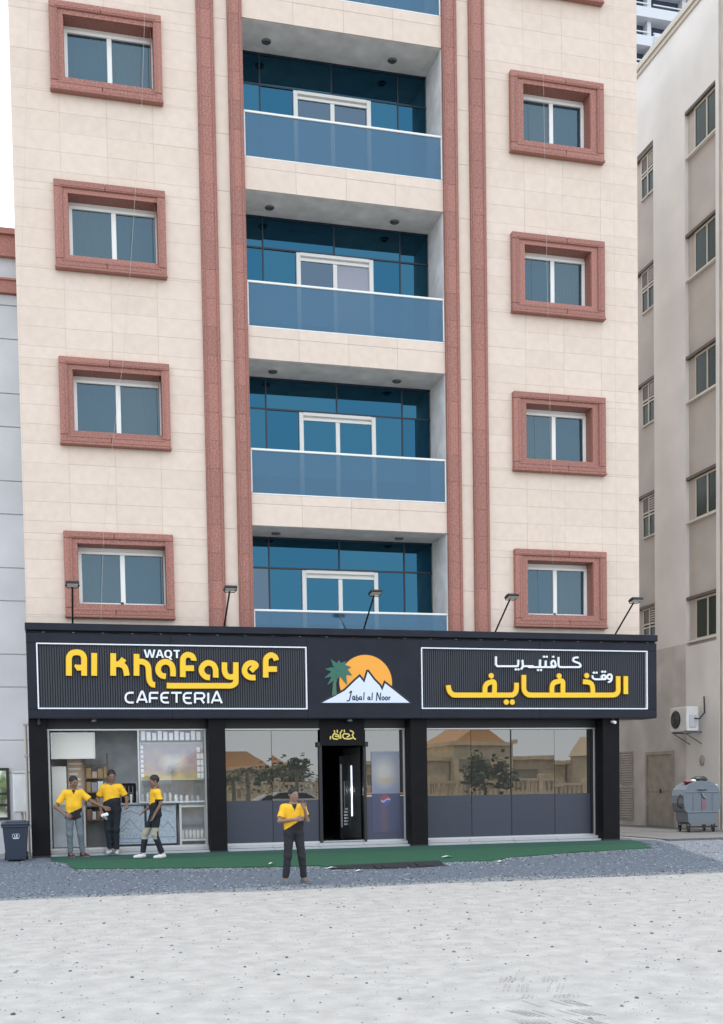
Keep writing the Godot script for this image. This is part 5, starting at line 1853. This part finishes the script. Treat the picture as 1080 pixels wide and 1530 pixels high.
func add_street_things() -> void:
	var t := thing("artificial_turf_mat", "green artificial turf mat laid along the front of the cafeteria", "mat")
	part(t, "rear_strip", turf_strip(0.36, 13.53, func(_x): return 0.57, func(x): return minf(1.62, turf_front(x) - 0.05), 0.0), M.turf_back)
	part(t, "front_strip", turf_strip(0.66, 13.30, func(x): return minf(1.50, turf_front(x) - 0.12), func(x): return turf_front(x), 0.012), M.turf)
	var bm := MB.new()
	for i in 16:
		var x0 := 5.6 + i * 0.145
		var x1 := x0 + 0.145
		var zz := func(x: float) -> Vector2:
			var k := (x - 5.6) / 2.32
			return Vector2(3.38 - k * 0.2, 3.62 + sin(k * PI) * 0.12 + 0.05 * k)
		var a: Vector2 = zz.call(x0)
		var c: Vector2 = zz.call(x1)
		var up := 0.02 + 0.02 * sin(i * 1.1)
		bm.face([Vector3(x0, slope(a.x) + 0.05, a.x), Vector3(x1, slope(c.x) + 0.05, c.x), Vector3(x1, slope(c.y) + up, c.y), Vector3(x0, slope(a.y) + up, a.y)], Vector3.UP)
		bm.face([Vector3(x0, slope(a.y) + up, a.y), Vector3(x1, slope(c.y) + up, c.y), Vector3(x1, slope(c.y) - 0.03, c.y), Vector3(x0, slope(a.y) - 0.03, a.y)], Vector3(0, 0, 1))
	tag(part(self, "rubber_mat", bm, M.rubber), "black rubber sheet sticking out from under the front edge of the turf", "mat")
	for p in [[5.62, 3.55, 0.26, "white paper scrap on the gravel at the left tip of the black rubber sheet"], [6.05, 4.0, 0.15, "small pale paper scrap in front of the black rubber sheet"], [8.25, 2.75, 0.22, "pale paper scrap lying on the turf right of the black rubber sheet"], [4.55, 2.9, 0.10, "small white scrap behind the foreground person on the turf"], [9.15, 3.45, 0.12, "small white scrap on the gravel just beyond the turf's right bulge"]]:
		var y: float = slope(p[1]) + (0.05 if on_turf(p[0], p[1]) else 0.02)
		var s := MB.new()
		var w: float = p[2]
		s.face([Vector3(-w / 2, 0, -0.05), Vector3(0, 0.03, -0.06), Vector3(0.01, 0.025, 0.06), Vector3(-w / 2, 0.0, 0.05)], Vector3.UP)
		s.face([Vector3(0, 0.03, -0.06), Vector3(w / 2, 0.005, -0.04), Vector3(w / 2, 0.01, 0.06), Vector3(0.01, 0.025, 0.06)], Vector3.UP)
		tag(part(self, "paper_scrap", s, M.paper, Vector3(p[0], y, p[1])), p[3], "litter")
	# navy wheelie bin at the left
	var b := thing("wheelie_bin", "dark navy plastic wheelie bin with a white recycling print left of the first column", "bin", Vector3(-0.31, -0.045, 1.0))
	var body := MB.new()
	var lo := [Vector3(-0.19, 0.06, -0.20), Vector3(0.19, 0.06, -0.20), Vector3(0.19, 0.06, 0.20), Vector3(-0.19, 0.06, 0.20)]
	var hi := [Vector3(-0.245, 0.74, -0.27), Vector3(0.245, 0.74, -0.27), Vector3(0.245, 0.74, 0.27), Vector3(-0.245, 0.74, 0.27)]
	for i in 4:
		body.face([lo[i], lo[(i + 1) % 4], hi[(i + 1) % 4], hi[i]], (lo[i] + lo[(i + 1) % 4]) * Vector3(1, 0, 1))
	body.face(lo, Vector3.DOWN)
	body.face(hi, Vector3.UP)
	body.cbox(Transform3D(Basis(), Vector3(0, 0.725, 0)), Vector3(0.53, 0.05, 0.58), 0.01)
	part(b, "body", body, M.bin_navy)
	var lid := MB.new()
	lid.cbox(Transform3D(Basis(Vector3(1, 0, 0), 0.05), Vector3(0, 0.78, 0)), Vector3(0.54, 0.05, 0.60), 0.02)
	lid.cbox(Transform3D(Basis(Vector3(1, 0, 0), 0.05), Vector3(0, 0.812, -0.02)), Vector3(0.40, 0.03, 0.42), 0.012)
	lid.tube([Vector3(-0.2, 0.79, -0.33), Vector3(0.2, 0.79, -0.33)], [0.016], 8)
	part(b, "lid", lid, M.bin_navy)
	for x in [-0.2, 0.2]:
		var w := MB.new()
		w.lathe([Vector2(0, -0.03), Vector2(0.09, -0.03), Vector2(0.1, -0.015), Vector2(0.1, 0.015), Vector2(0.09, 0.03), Vector2(0, 0.03)], 16, Transform3D(Basis(Vector3(0, 0, 1), PI / 2), Vector3(x, 0.1, -0.2)))
		part(b, "wheel", w, M.black)
	var tilt := Transform3D(Basis(Vector3(1, 0, 0), 0.102), Vector3(0.01, 0.50, 0.251))
	var sym := MB.new()
	sym.cbox(tilt * Transform3D(Basis(), Vector3(0, 0, 0)), Vector3(0.13, 0.005, 0.004))
	for e in [[Vector3(0, 0.07, 0), Vector3(0.13, 0.005, 0.004)], [Vector3(-0.065, 0.035, 0), Vector3(0.005, 0.07, 0.004)], [Vector3(0.065, 0.035, 0), Vector3(0.005, 0.07, 0.004)]]:
		sym.cbox(tilt * Transform3D(Basis(), e[0]), e[1])
	for e in [[Vector3(-0.022, 0.03, 0), Vector3(0.012, 0.04, 0.004), 0.5], [Vector3(0.02, 0.03, 0), Vector3(0.016, 0.045, 0.004), -0.3], [Vector3(0.02, 0.06, 0), Vector3(0.014, 0.012, 0.004), 0.0], [Vector3(0, -0.02, 0), Vector3(0.11, 0.012, 0.004), 0.0]]:
		sym.cbox(tilt * Transform3D(Basis(Vector3(0, 0, 1), e[2]), e[0]), e[1])
	part(b, "recycling_print", sym, M.letter_white)
	# steel waste container in the alley
	var c := thing("waste_container", "dented grey steel waste container on castors with rubbish showing under its lid", "container", Vector3(16.97, 0.02, -2.2))
	c.rotation.y = deg_to_rad(-8)
	c.scale = Vector3(0.85, 1.02, 0.85)
	var prof := PackedVector2Array([Vector2(-0.36, 0.20), Vector2(0.36, 0.20), Vector2(0.44, 0.26), Vector2(0.47, 0.50), Vector2(0.55, 0.56), Vector2(0.60, 0.75), Vector2(0.60, 0.95), Vector2(0.55, 1.10), Vector2(0.44, 1.22), Vector2(0.25, 1.30), Vector2(0.0, 1.33), Vector2(-0.25, 1.30), Vector2(-0.44, 1.22), Vector2(-0.55, 1.10), Vector2(-0.60, 0.95), Vector2(-0.60, 0.75), Vector2(-0.55, 0.56), Vector2(-0.47, 0.50), Vector2(-0.44, 0.26)])
	var cb := MB.new()
	cb.extrude(prof, -0.48, 0.48)
	part(c, "body", cb, M.bin_steel)
	var ribs := MB.new()
	ribs.cbox(Transform3D(Basis(), Vector3(0, 0.52, 0.485)), Vector3(1.02, 0.05, 0.03), 0.01)
	ribs.cbox(Transform3D(Basis(), Vector3(0, 1.03, 0.485)), Vector3(1.10, 0.03, 0.03), 0.01)
	for x in [-0.28, 0.0, 0.34]:
		ribs.cbox(Transform3D(Basis(), Vector3(x, 0.78, 0.482)), Vector3(0.05, 0.44, 0.02), 0.008)
	ribs.cbox(Transform3D(Basis(), Vector3(0.0, 1.10, 0.487)), Vector3(0.36, 0.05, 0.02), 0.01)
	part(c, "rib", ribs, M.bin_steel)
	var hd := MB.new()
	for s in [-1.0, 1.0]:
		hd.tube([Vector3(s * 0.58, 0.98, 0.2), Vector3(s * 0.68, 0.86, 0.22), Vector3(s * 0.68, 0.68, 0.22), Vector3(s * 0.56, 0.62, 0.2)], [0.018], 8)
	hd.tube([Vector3(-0.12, 1.11, 0.5), Vector3(-0.1, 1.09, 0.53), Vector3(0.1, 1.09, 0.53), Vector3(0.12, 1.11, 0.5)], [0.012], 6)
	part(c, "handles", hd, M.black)
	var lat := MB.new()
	lat.tube([Vector3(0.0, 0.98, 0.5), Vector3(0.02, 0.92, 0.53), Vector3(0.10, 0.86, 0.53)], [0.022], 8)
	lat.ball(Vector3(0, 0.98, 0.5), Vector3(0.04, 0.04, 0.03), 6)
	part(c, "latch", lat, M.steel)
	block(c, "red_label", Vector3(-0.02, 0.62, 0.497), Vector3(0.12, 0.80, 0.501), mat("label_red", lin(0.28, 0.10, 0.13), 0.6))
	for sx in [-0.40, 0.40]:
		for sz in [-0.32, 0.36]:
			var w := MB.new()
			w.lathe([Vector2(0, -0.025), Vector2(0.085, -0.025), Vector2(0.085, 0.025), Vector2(0, 0.025)], 14, Transform3D(Basis(Vector3(0, 0, 1), PI / 2), Vector3(sx, 0.085, sz)))
			w.box(Vector3(sx - 0.05, 0.10, sz - 0.03), Vector3(sx - 0.035, 0.23, sz + 0.03))
			w.box(Vector3(sx + 0.035, 0.10, sz - 0.03), Vector3(sx + 0.05, 0.23, sz + 0.03))
			part(c, "castor", w, M.black)
	var bar := MB.new()
	bar.box(Vector3(-0.5, 0.12, 0.42), Vector3(0.5, 0.16, 0.46))
	part(c, "foot_bar", bar, M.black)
	for r in [[Vector3(0.08, 1.36, 0.1), Vector3(0.22, 0.09, 0.2), M.black, "black rubbish bag bulging on top of the steel container"], [Vector3(-0.30, 1.30, 0.15), Vector3(0.15, 0.06, 0.15), mat("bag_red", lin(0.16, 0.045, 0.06), 0.5), "dark red bag on top of the steel container"], [Vector3(-0.22, 1.33, 0.32), Vector3(0.08, 0.04, 0.06), M.paper, "white scrap on top of the steel container beside the dark red bag"], [Vector3(0.50, 1.20, 0.1), Vector3(0.14, 0.04, 0.15), M.paper, "white cardboard on the right shoulder of the steel container"]]:
		var m := MB.new()
		m.ball(Vector3.ZERO, r[1], 7)
		for i in m.v.size():
			m.v[i] *= 1.0 + 0.25 * bumps.get_noise_3dv(m.v[i] * 9.0)
		tag(part(self, "rubbish_bag", m, r[2], Vector3(16.97, 0.02, -2.2) + (r[0] * Vector3(0.85, 1.02, 0.85)).rotated(Vector3.UP, deg_to_rad(-8))), r[3], "rubbish")
	# thin cables strung down the facade
	var runs := [
		[[Vector2(0.52, 19.0), Vector2(0.425, 17.5), Vector2(0.2, 13.5), Vector2(0.04, 11.0), Vector2(0.03, 4.79)], "pale cable slanting down the left edge of the facade"],
		[[Vector2(2.82, 19.0), Vector2(2.63, 15.7), Vector2(2.48, 14.2), Vector2(2.29, 12.1), Vector2(2.13, 10.5), Vector2(1.85, 8.65), Vector2(1.62, 6.84), Vector2(1.5, 4.79)], "pale cable slanting down through the left column of windows"],
		[[Vector2(11.65, 19.2), Vector2(11.69, 17.7), Vector2(11.73, 14.0), Vector2(11.8, 9.0), Vector2(11.85, 4.79)], "pale cable hanging down through the right column of windows"],
		[[Vector2(13.45, 19.5), Vector2(13.452, 12.2), Vector2(13.457, 4.79)], "pale cable hanging straight down right of the right-hand windows"]]
	for r in runs:
		var m := MB.new()
		var path := []
		for i in r[0].size():
			var q: Vector2 = r[0][i]
			path.append(Vector3(q.x, q.y, 0.175))
		m.tube(path, [0.003], 5)
		tag(part(self, "light_string_cable", m, M.cable), r[1], "cable")


# ---------------------------------------------------------------- people

func add_people() -> void:
	var yel := Color(0.80, 0.45, 0.02)
	var blk := Color(0.012, 0.012, 0.016)
	# man in the foreground: one arm across the belly, the other hand at the chin
	person("person in charcoal trousers standing on the gravel with a hand at the chin", Vector3(4.55, -0.345, 5.2), 4.0, 1.0, {
		"elR": Vector3(-0.27, 1.12, 0.05), "wrR": Vector3(-0.02, 1.145, 0.21), "hdR": Vector3(1, 0.15, 0.15),
		"elL": Vector3(0.225, 1.12, 0.10), "wrL": Vector3(0.15, 1.335, 0.19), "hdL": Vector3(-0.45, 1, -0.15),
		"knR": Vector3(-0.125, 0.49, 0.02), "anR": Vector3(-0.165, 0.085, -0.01), "knL": Vector3(0.13, 0.49, 0.03), "anL": Vector3(0.175, 0.085, -0.02),
		"turnL": 25.0, "turnR": -8.0, "nod": 0.16, "look": 0.25, "hem": 0.885,
	}, func(p: Vector3) -> Color: return yel if p.y > 1.075 + p.x * 0.62 and not (p.z > 0.0 and p.y > 1.29 and absf(p.x) < (p.y - 1.29) * 0.42) else blk,
	func(p: Vector3) -> Color: return Color(0.018, 0.019, 0.022), Color(0.12, 0.13, 0.15), M.skin_b)
	# leftmost worker: hand on hip, the other arm stretched to his right-hand neighbour
	person("leftmost person, in grey-blue jeans, with one hand on the hip", Vector3(0.84, 0.0, 0.78), 6.0, 0.98, {
		"elR": Vector3(-0.36, 1.06, 0.0), "wrR": Vector3(-0.19, 0.90, 0.14), "hdR": Vector3(0.9, -0.25, 0.3),
		"elL": Vector3(0.37, 1.16, 0.10), "wrL": Vector3(0.60, 1.04, 0.16), "hdL": Vector3(1, -0.25, 0.1),
		"knR": Vector3(-0.10, 0.49, 0.03), "anR": Vector3(-0.09, 0.085, -0.02), "knL": Vector3(0.12, 0.49, 0.05), "anL": Vector3(0.16, 0.085, -0.01),
		"turnL": 40.0, "turnR": 20.0, "nod": 0.22, "look": 0.5, "hem": 0.80,
	}, func(p: Vector3) -> Color: return yel if p.y > 0.975 + p.x * 0.42 and not (p.z > 0.0 and p.y > 1.32 and absf(p.x) < (p.y - 1.32) * 0.42) else blk,
	func(p: Vector3) -> Color: return Color(0.13, 0.16, 0.18), Color(0.07, 0.03, 0.035), M.skin)
	# second worker: by the counter, leaning a little
	person("person in plain black trousers standing at the marble counter with a lowered hand", Vector3(1.62, 0.03, 0.62), -14.0, 1.03, {
		"elR": Vector3(-0.30, 1.12, -0.02), "wrR": Vector3(-0.19, 0.90, 0.17), "hdR": Vector3(0.0, -1, 0.35),
		"elL": Vector3(0.30, 1.13, -0.02), "wrL": Vector3(0.33, 0.99, 0.20), "hdL": Vector3(0.35, -0.6, 0.7),
		"knR": Vector3(-0.07, 0.50, 0.06), "anR": Vector3(-0.06, 0.10, 0.02), "knL": Vector3(0.08, 0.49, 0.04), "anL": Vector3(0.07, 0.085, 0.0),
		"turnL": 15.0, "turnR": -5.0, "nod": 0.2, "look": 0.35, "hem": 0.86,
	}, func(p: Vector3) -> Color: return yel if p.y > 1.13 + p.x * 0.28 - p.x * p.x * 1.2 else blk,
	func(p: Vector3) -> Color: return Color(0.010, 0.012, 0.020), Color(0.45, 0.46, 0.48), M.skin)
	# third worker: walking to the left, seen from his left side
	person("person walking left in black trousers with pale knee patches and white shoes", Vector3(2.46, -0.045, 1.30), -82.0, 1.0, {
		"elR": Vector3(-0.22, 1.13, -0.02), "wrR": Vector3(-0.19, 0.98, 0.18), "hdR": Vector3(0.1, -0.5, 0.85),
		"elL": Vector3(0.24, 1.12, -0.06), "wrL": Vector3(0.21, 0.90, 0.07), "hdL": Vector3(0.0, -0.9, 0.35),
		"knR": Vector3(-0.10, 0.51, 0.20), "anR": Vector3(-0.09, 0.10, 0.27), "knL": Vector3(0.10, 0.49, 0.05), "anL": Vector3(0.10, 0.09, -0.10),
		"turnL": 0.0, "turnR": 0.0, "nod": 0.16, "look": 0.0, "hem": 0.86,
	}, func(p: Vector3) -> Color: return yel if p.y > 1.10 + absf(p.x) * 0.35 and not (p.x > 0.165 and p.y < 1.21) else blk,
	func(p: Vector3) -> Color:
		var y := p.y + 0.35 * p.z
		return Color(0.34, 0.32, 0.24) if (p.y > 0.40 and p.y < 0.60 and p.z > 0.02) or (p.y > 0.56 and p.y < 0.63) else Color(0.011, 0.012, 0.017),
	Color(0.62, 0.62, 0.60), M.skin)
	var g := thing("hand_held_gadget", "small grey and white gadget held between the two leftmost people", "gadget", Vector3(1.455, 0.86, 0.92))  # unidentified object, shaped as a plain two-part gadget
	var gm := MB.new()
	gm.cbox(Transform3D(Basis(Vector3(0, 0, 1), 0.3), Vector3.ZERO), Vector3(0.15, 0.07, 0.08), 0.015)
	part(g, "body", gm, M.white_frame)
	var gd := MB.new()
	gd.cbox(Transform3D(Basis(Vector3(0, 0, 1), -0.6), Vector3(0.0, -0.06, 0.02)), Vector3(0.13, 0.06, 0.06), 0.015)
	part(g, "handle", gd, M.steel)


func person(label: String, at: Vector3, yaw: float, size: float, q: Dictionary, shirt: Callable, legs: Callable, shoe: Color, skin: Material) -> void:
	var o := thing("person", label, "person", at)
	o.rotation.y = deg_to_rad(yaw)
	o.scale = Vector3.ONE * size
	var J := {"shR": Vector3(-0.172, 1.350, -0.005), "shL": Vector3(0.172, 1.350, -0.005), "hpR": Vector3(-0.088, 0.90, 0), "hpL": Vector3(0.088, 0.90, 0)}
	J.merge(q)
	var mb := MB.new()
	# body under the clothes, one skin
	var n := Net.new(Vector3(-0.75, 0.02, -0.35), Vector3(0.85, 1.60, 0.45), 0.014)
	for s in [-1.0, 1.0]:
		var k: String = "R" if s < 0 else "L"
		n.cap(Vector3(s * 0.075, 1.33, -0.01), Vector3(s * 0.055, 1.08, 0.0), 0.088, 0.080, 0.06)
		n.cap(Vector3(s * 0.055, 1.08, 0.0), Vector3(s * 0.07, 0.92, -0.01), 0.080, 0.088, 0.05)
		n.cap(Vector3(0, 1.395, -0.01), J["sh" + k], 0.055, 0.052, 0.05)
		n.cap(J["sh" + k], J["el" + k], 0.050, 0.037, 0.03)
		n.cap(J["el" + k], J["wr" + k], 0.038, 0.026, 0.02)
		n.cap(J["hp" + k], J["kn" + k], 0.078, 0.050, 0.04)
		n.cap(J["kn" + k], J["an" + k], 0.050, 0.034, 0.03)
		n.cap(J["an" + k], J["an" + k] + Vector3(0, -0.03, 0.10), 0.034, 0.024, 0.03)
	n.cap(Vector3(0, 1.38, -0.01), Vector3(0, 1.50, 0.012), 0.060, 0.052, 0.03)
	n.add_to(mb)
	# head
	var look: float = q.look
	var hx := Transform3D(Basis.from_euler(Vector3(q.nod, look, 0)), Vector3(0, 1.475, 0.0))
	var hn := Net.new(Vector3(-0.105, -0.06, -0.125), Vector3(0.105, 0.24, 0.15), 0.005)
	hn.egg(Vector3(0, 0.135, -0.012), Vector3(0.074, 0.092, 0.094), 0.01)
	hn.cap(Vector3(0, 0.10, 0.035), Vector3(0, 0.03, 0.048), 0.055, 0.040, 0.03)
	hn.cap(Vector3(-0.03, 0.045, 0.02), Vector3(0.03, 0.045, 0.02), 0.043, 0.043, 0.03)
	hn.cap(Vector3(0, 0.008, 0.068), Vector3(0, 0.012, 0.062), 0.022, 0.022, 0.02)
	hn.cap(Vector3(-0.032, 0.128, 0.068), Vector3(0.032, 0.128, 0.068), 0.016, 0.016, 0.02)
	hn.cap(Vector3(0, 0.115, 0.085), Vector3(0, 0.075, 0.105), 0.010, 0.014, 0.012)
	hn.cap(Vector3(-0.015, 0.072, 0.094), Vector3(0.015, 0.072, 0.094), 0.009, 0.009, 0.008)
	hn.cap(Vector3(-0.02, 0.044, 0.085), Vector3(0.02, 0.044, 0.085), 0.008, 0.008, 0.006)
	hn.cap(Vector3(-0.017, 0.033, 0.084), Vector3(0.017, 0.033, 0.084), 0.009, 0.009, 0.006)
	for s in [-1.0, 1.0]:
		hn.egg(Vector3(s * 0.078, 0.098, -0.012), Vector3(0.010, 0.032, 0.019), 0.006)
		hn.cap(Vector3(s * 0.045, 0.085, 0.055), Vector3(s * 0.04, 0.07, 0.06), 0.022, 0.02, 0.02)
	hn.cap(Vector3(0, 0.03, -0.02), Vector3(0, -0.05, -0.01), 0.052, 0.054, 0.03)
	hn.add_to(mb, null, hx)
	for k in ["R", "L"]:
		add_hand(mb, J["wr" + k], (J["wr" + k] - J["el" + k]).normalized(), J["hd" + k].normalized(), -1.0 if k == "R" else 1.0)
	part(o, "body", mb, skin)
	for s in [-1.0, 1.0]:
		var e := MB.new()
		e.ball(hx * Vector3(s * 0.031, 0.108, 0.073), Vector3(0.012, 0.0075, 0.010), 5)
		part(o, "eye", e, M.eye_white)
		var ir := MB.new()
		ir.ball(hx * Vector3(s * 0.031, 0.108, 0.0815), Vector3(0.0055, 0.0055, 0.003), 4)
		part(o, "iris", ir, M.hair)
		var br := MB.new()
		br.tube([hx * Vector3(s * 0.012, 0.128, 0.086), hx * Vector3(s * 0.032, 0.134, 0.083), hx * Vector3(s * 0.052, 0.127, 0.070)], [0.004, 0.005, 0.003], 5)
		part(o, "eyebrow", br, M.hair)
	# hair
	var hr := Net.new(Vector3(-0.11, 0.05, -0.14), Vector3(0.11, 0.26, 0.12), 0.006)
	hr.egg(Vector3(0, 0.148, -0.016), Vector3(0.084, 0.096, 0.103), 0.01)
	hr.keep(Vector3(0, 0.158, 0.062), Vector3(0, -0.55, 1.0).normalized())
	hr.keep(Vector3(0, 0.085, -0.06), Vector3(0, -1.0, 0.45).normalized())
	var hb := MB.new()
	hr.add_to(hb, null, hx)
	part(o, "hair", hb, M.hair)
	# shirt
	var sn := Net.new(Vector3(-0.42, 0.72, -0.26), Vector3(0.45, 1.47, 0.28), 0.013)
	for s in [-1.0, 1.0]:
		var k: String = "R" if s < 0 else "L"
		sn.cap(Vector3(s * 0.078, 1.325, -0.008), Vector3(s * 0.062, 1.08, 0.004), 0.104, 0.100, 0.06)
		sn.cap(Vector3(s * 0.062, 1.08, 0.004), Vector3(s * 0.078, 0.84, -0.005), 0.100, 0.108, 0.05)
		sn.cap(Vector3(0, 1.392, -0.01), J["sh" + k], 0.060, 0.064, 0.05)
		var cuff: Vector3 = J["sh" + k].lerp(J["el" + k], 0.74)
		sn.cap(J["sh" + k], cuff, 0.062, 0.068, 0.035, 1)
	sn.keep(Vector3(0, q.hem, 0), Vector3(0, -1, 0))
	sn.keep(Vector3(0, 1.425, 0), Vector3(0, 1, 0.12).normalized())
	# folds
	var i := 0
	for z in sn.nz:
		for y in sn.ny:
			for x in sn.nx:
				if absf(sn.d[i]) < 0.05:
					var p := sn.o + Vector3(x, y, z) * sn.h
					sn.d[i] += 0.011 * bumps.get_noise_3d(p.x * 6.0 + p.y * 3.0 + at.x * 9.0, p.y * 5.0 - p.x * 2.0, p.z * 6.0)
				i += 1
	var sb := MB.new()
	sn.add_to(sb, shirt)
	part(o, "shirt", sb, M.cloth)
	var col := MB.new()
	var ring := []
	for a in 17:
		var t := TAU * a / 16.0
		ring.append(Vector3(0.066 * sin(t), 1.430 - 0.030 * cos(t), -0.006 + 0.064 * cos(t)))
	col.tube(ring, [0.010], 6)
	part(o, "collar", col, M.black)
	# trousers
	var tn := Net.new(Vector3(-0.34, 0.05, -0.30), Vector3(0.34, 1.02, 0.42), 0.013)
	for s in [-1.0, 1.0]:
		var k: String = "R" if s < 0 else "L"
		tn.cap(Vector3(s * 0.072, 0.93, -0.005), J["hp" + k], 0.098, 0.098, 0.05)
		tn.cap(J["hp" + k], J["kn" + k], 0.094, 0.068, 0.03)
		var low: Vector3 = J["kn" + k].lerp(J["an" + k], 0.93)
		tn.cap(J["kn" + k], low, 0.068, 0.058, 0.03, 1)
	tn.keep(Vector3(0, 0.97, 0), Vector3(0, 1, 0))
	i = 0
	for z in tn.nz:
		for y in tn.ny:
			for x in tn.nx:
				if absf(tn.d[i]) < 0.05:
					var p := tn.o + Vector3(x, y, z) * tn.h
					tn.d[i] += 0.011 * bumps.get_noise_3d(p.x * 5.0 + at.x * 5.0, p.y * 9.0 + p.x * 4.0, p.z * 5.0)
				i += 1
	var tb := MB.new()
	tn.add_to(tb, legs)
	part(o, "trousers", tb, M.cloth)
	# shoes
	for k in ["R", "L"]:
		var an: Vector3 = J["an" + k]
		var d := Vector3(0, 0, 1).rotated(Vector3.UP, deg_to_rad(q["turn" + k]))
		var base := an.y - 0.085
		var f := Net.new(an + Vector3(-0.2, -0.11, -0.2), an + Vector3(0.2, 0.06, 0.24), 0.008)
		f.cap(an + Vector3(0, -0.04, 0) - d * 0.03, an + Vector3(0, -0.05, 0) + d * 0.06, 0.042, 0.044, 0.03)
		f.cap(an + Vector3(0, -0.05, 0) + d * 0.06, an + Vector3(0, -0.058, 0) + d * 0.16, 0.046, 0.034, 0.03)
		f.cap(an + Vector3(0, -0.02, 0), an + Vector3(0, 0.01, 0) - d * 0.01, 0.044, 0.044, 0.02)
		f.keep(Vector3(0, base, 0), Vector3(0, -1, 0))
		f.keep(an + Vector3(0, 0.018, 0), Vector3(0, 1, 0))
		var fb := MB.new()
		f.add_to(fb, func(p: Vector3) -> Color: return shoe if p.y > base + 0.022 else shoe.lerp(Color(0.5, 0.5, 0.5), 0.5))
		part(o, "shoe", fb, M.cloth)


# palm, four unequal fingers and a thumb, slightly curled
func add_hand(mb: MB, wrist: Vector3, arm: Vector3, dir: Vector3, side: float) -> void:
	var y := (arm * 0.35 + dir * 0.65).normalized()
	var x := y.cross(Vector3(0, 0, 1))
	if x.length() < 0.2:
		x = y.cross(Vector3(0, 1, 0))
	x = x.normalized() * side
	var z := x.cross(y).normalized()
	var b := Basis(x, y, z)
	var xf := Transform3D(b, wrist)
	var n := Net.new(Vector3(-0.085, -0.04, -0.06), Vector3(0.085, 0.20, 0.07), 0.005)
	n.cap(Vector3(0, -0.03, 0), Vector3(0, 0.01, 0), 0.026, 0.026, 0.02)
	for k in 4:
		var px := -0.030 + k * 0.020
		var long: float = [0.062, 0.074, 0.080, 0.070][k]
		n.cap(Vector3(px * 0.6, 0.015, 0), Vector3(px, 0.085, 0), 0.016, 0.012, 0.014)
		var p := Vector3(px, 0.085, 0)
		var a := 0.25
		for j in 3:
			var r: Vector3 = p + Vector3((k - 1.5) * 0.002, cos(a), sin(a) * 0.9) * long * [0.45, 0.30, 0.25][j]
			n.cap(p, r, 0.0098 - j * 0.0008, 0.0090 - j * 0.0008, 0.003)
			p = r
			a += 0.38
	n.cap(Vector3(0.022, 0.025, 0.004), Vector3(0.048, 0.060, 0.016), 0.014, 0.011, 0.01)
	n.cap(Vector3(0.048, 0.060, 0.016), Vector3(0.054, 0.092, 0.026), 0.011, 0.009, 0.004)
	n.add_to(mb, null, xf)
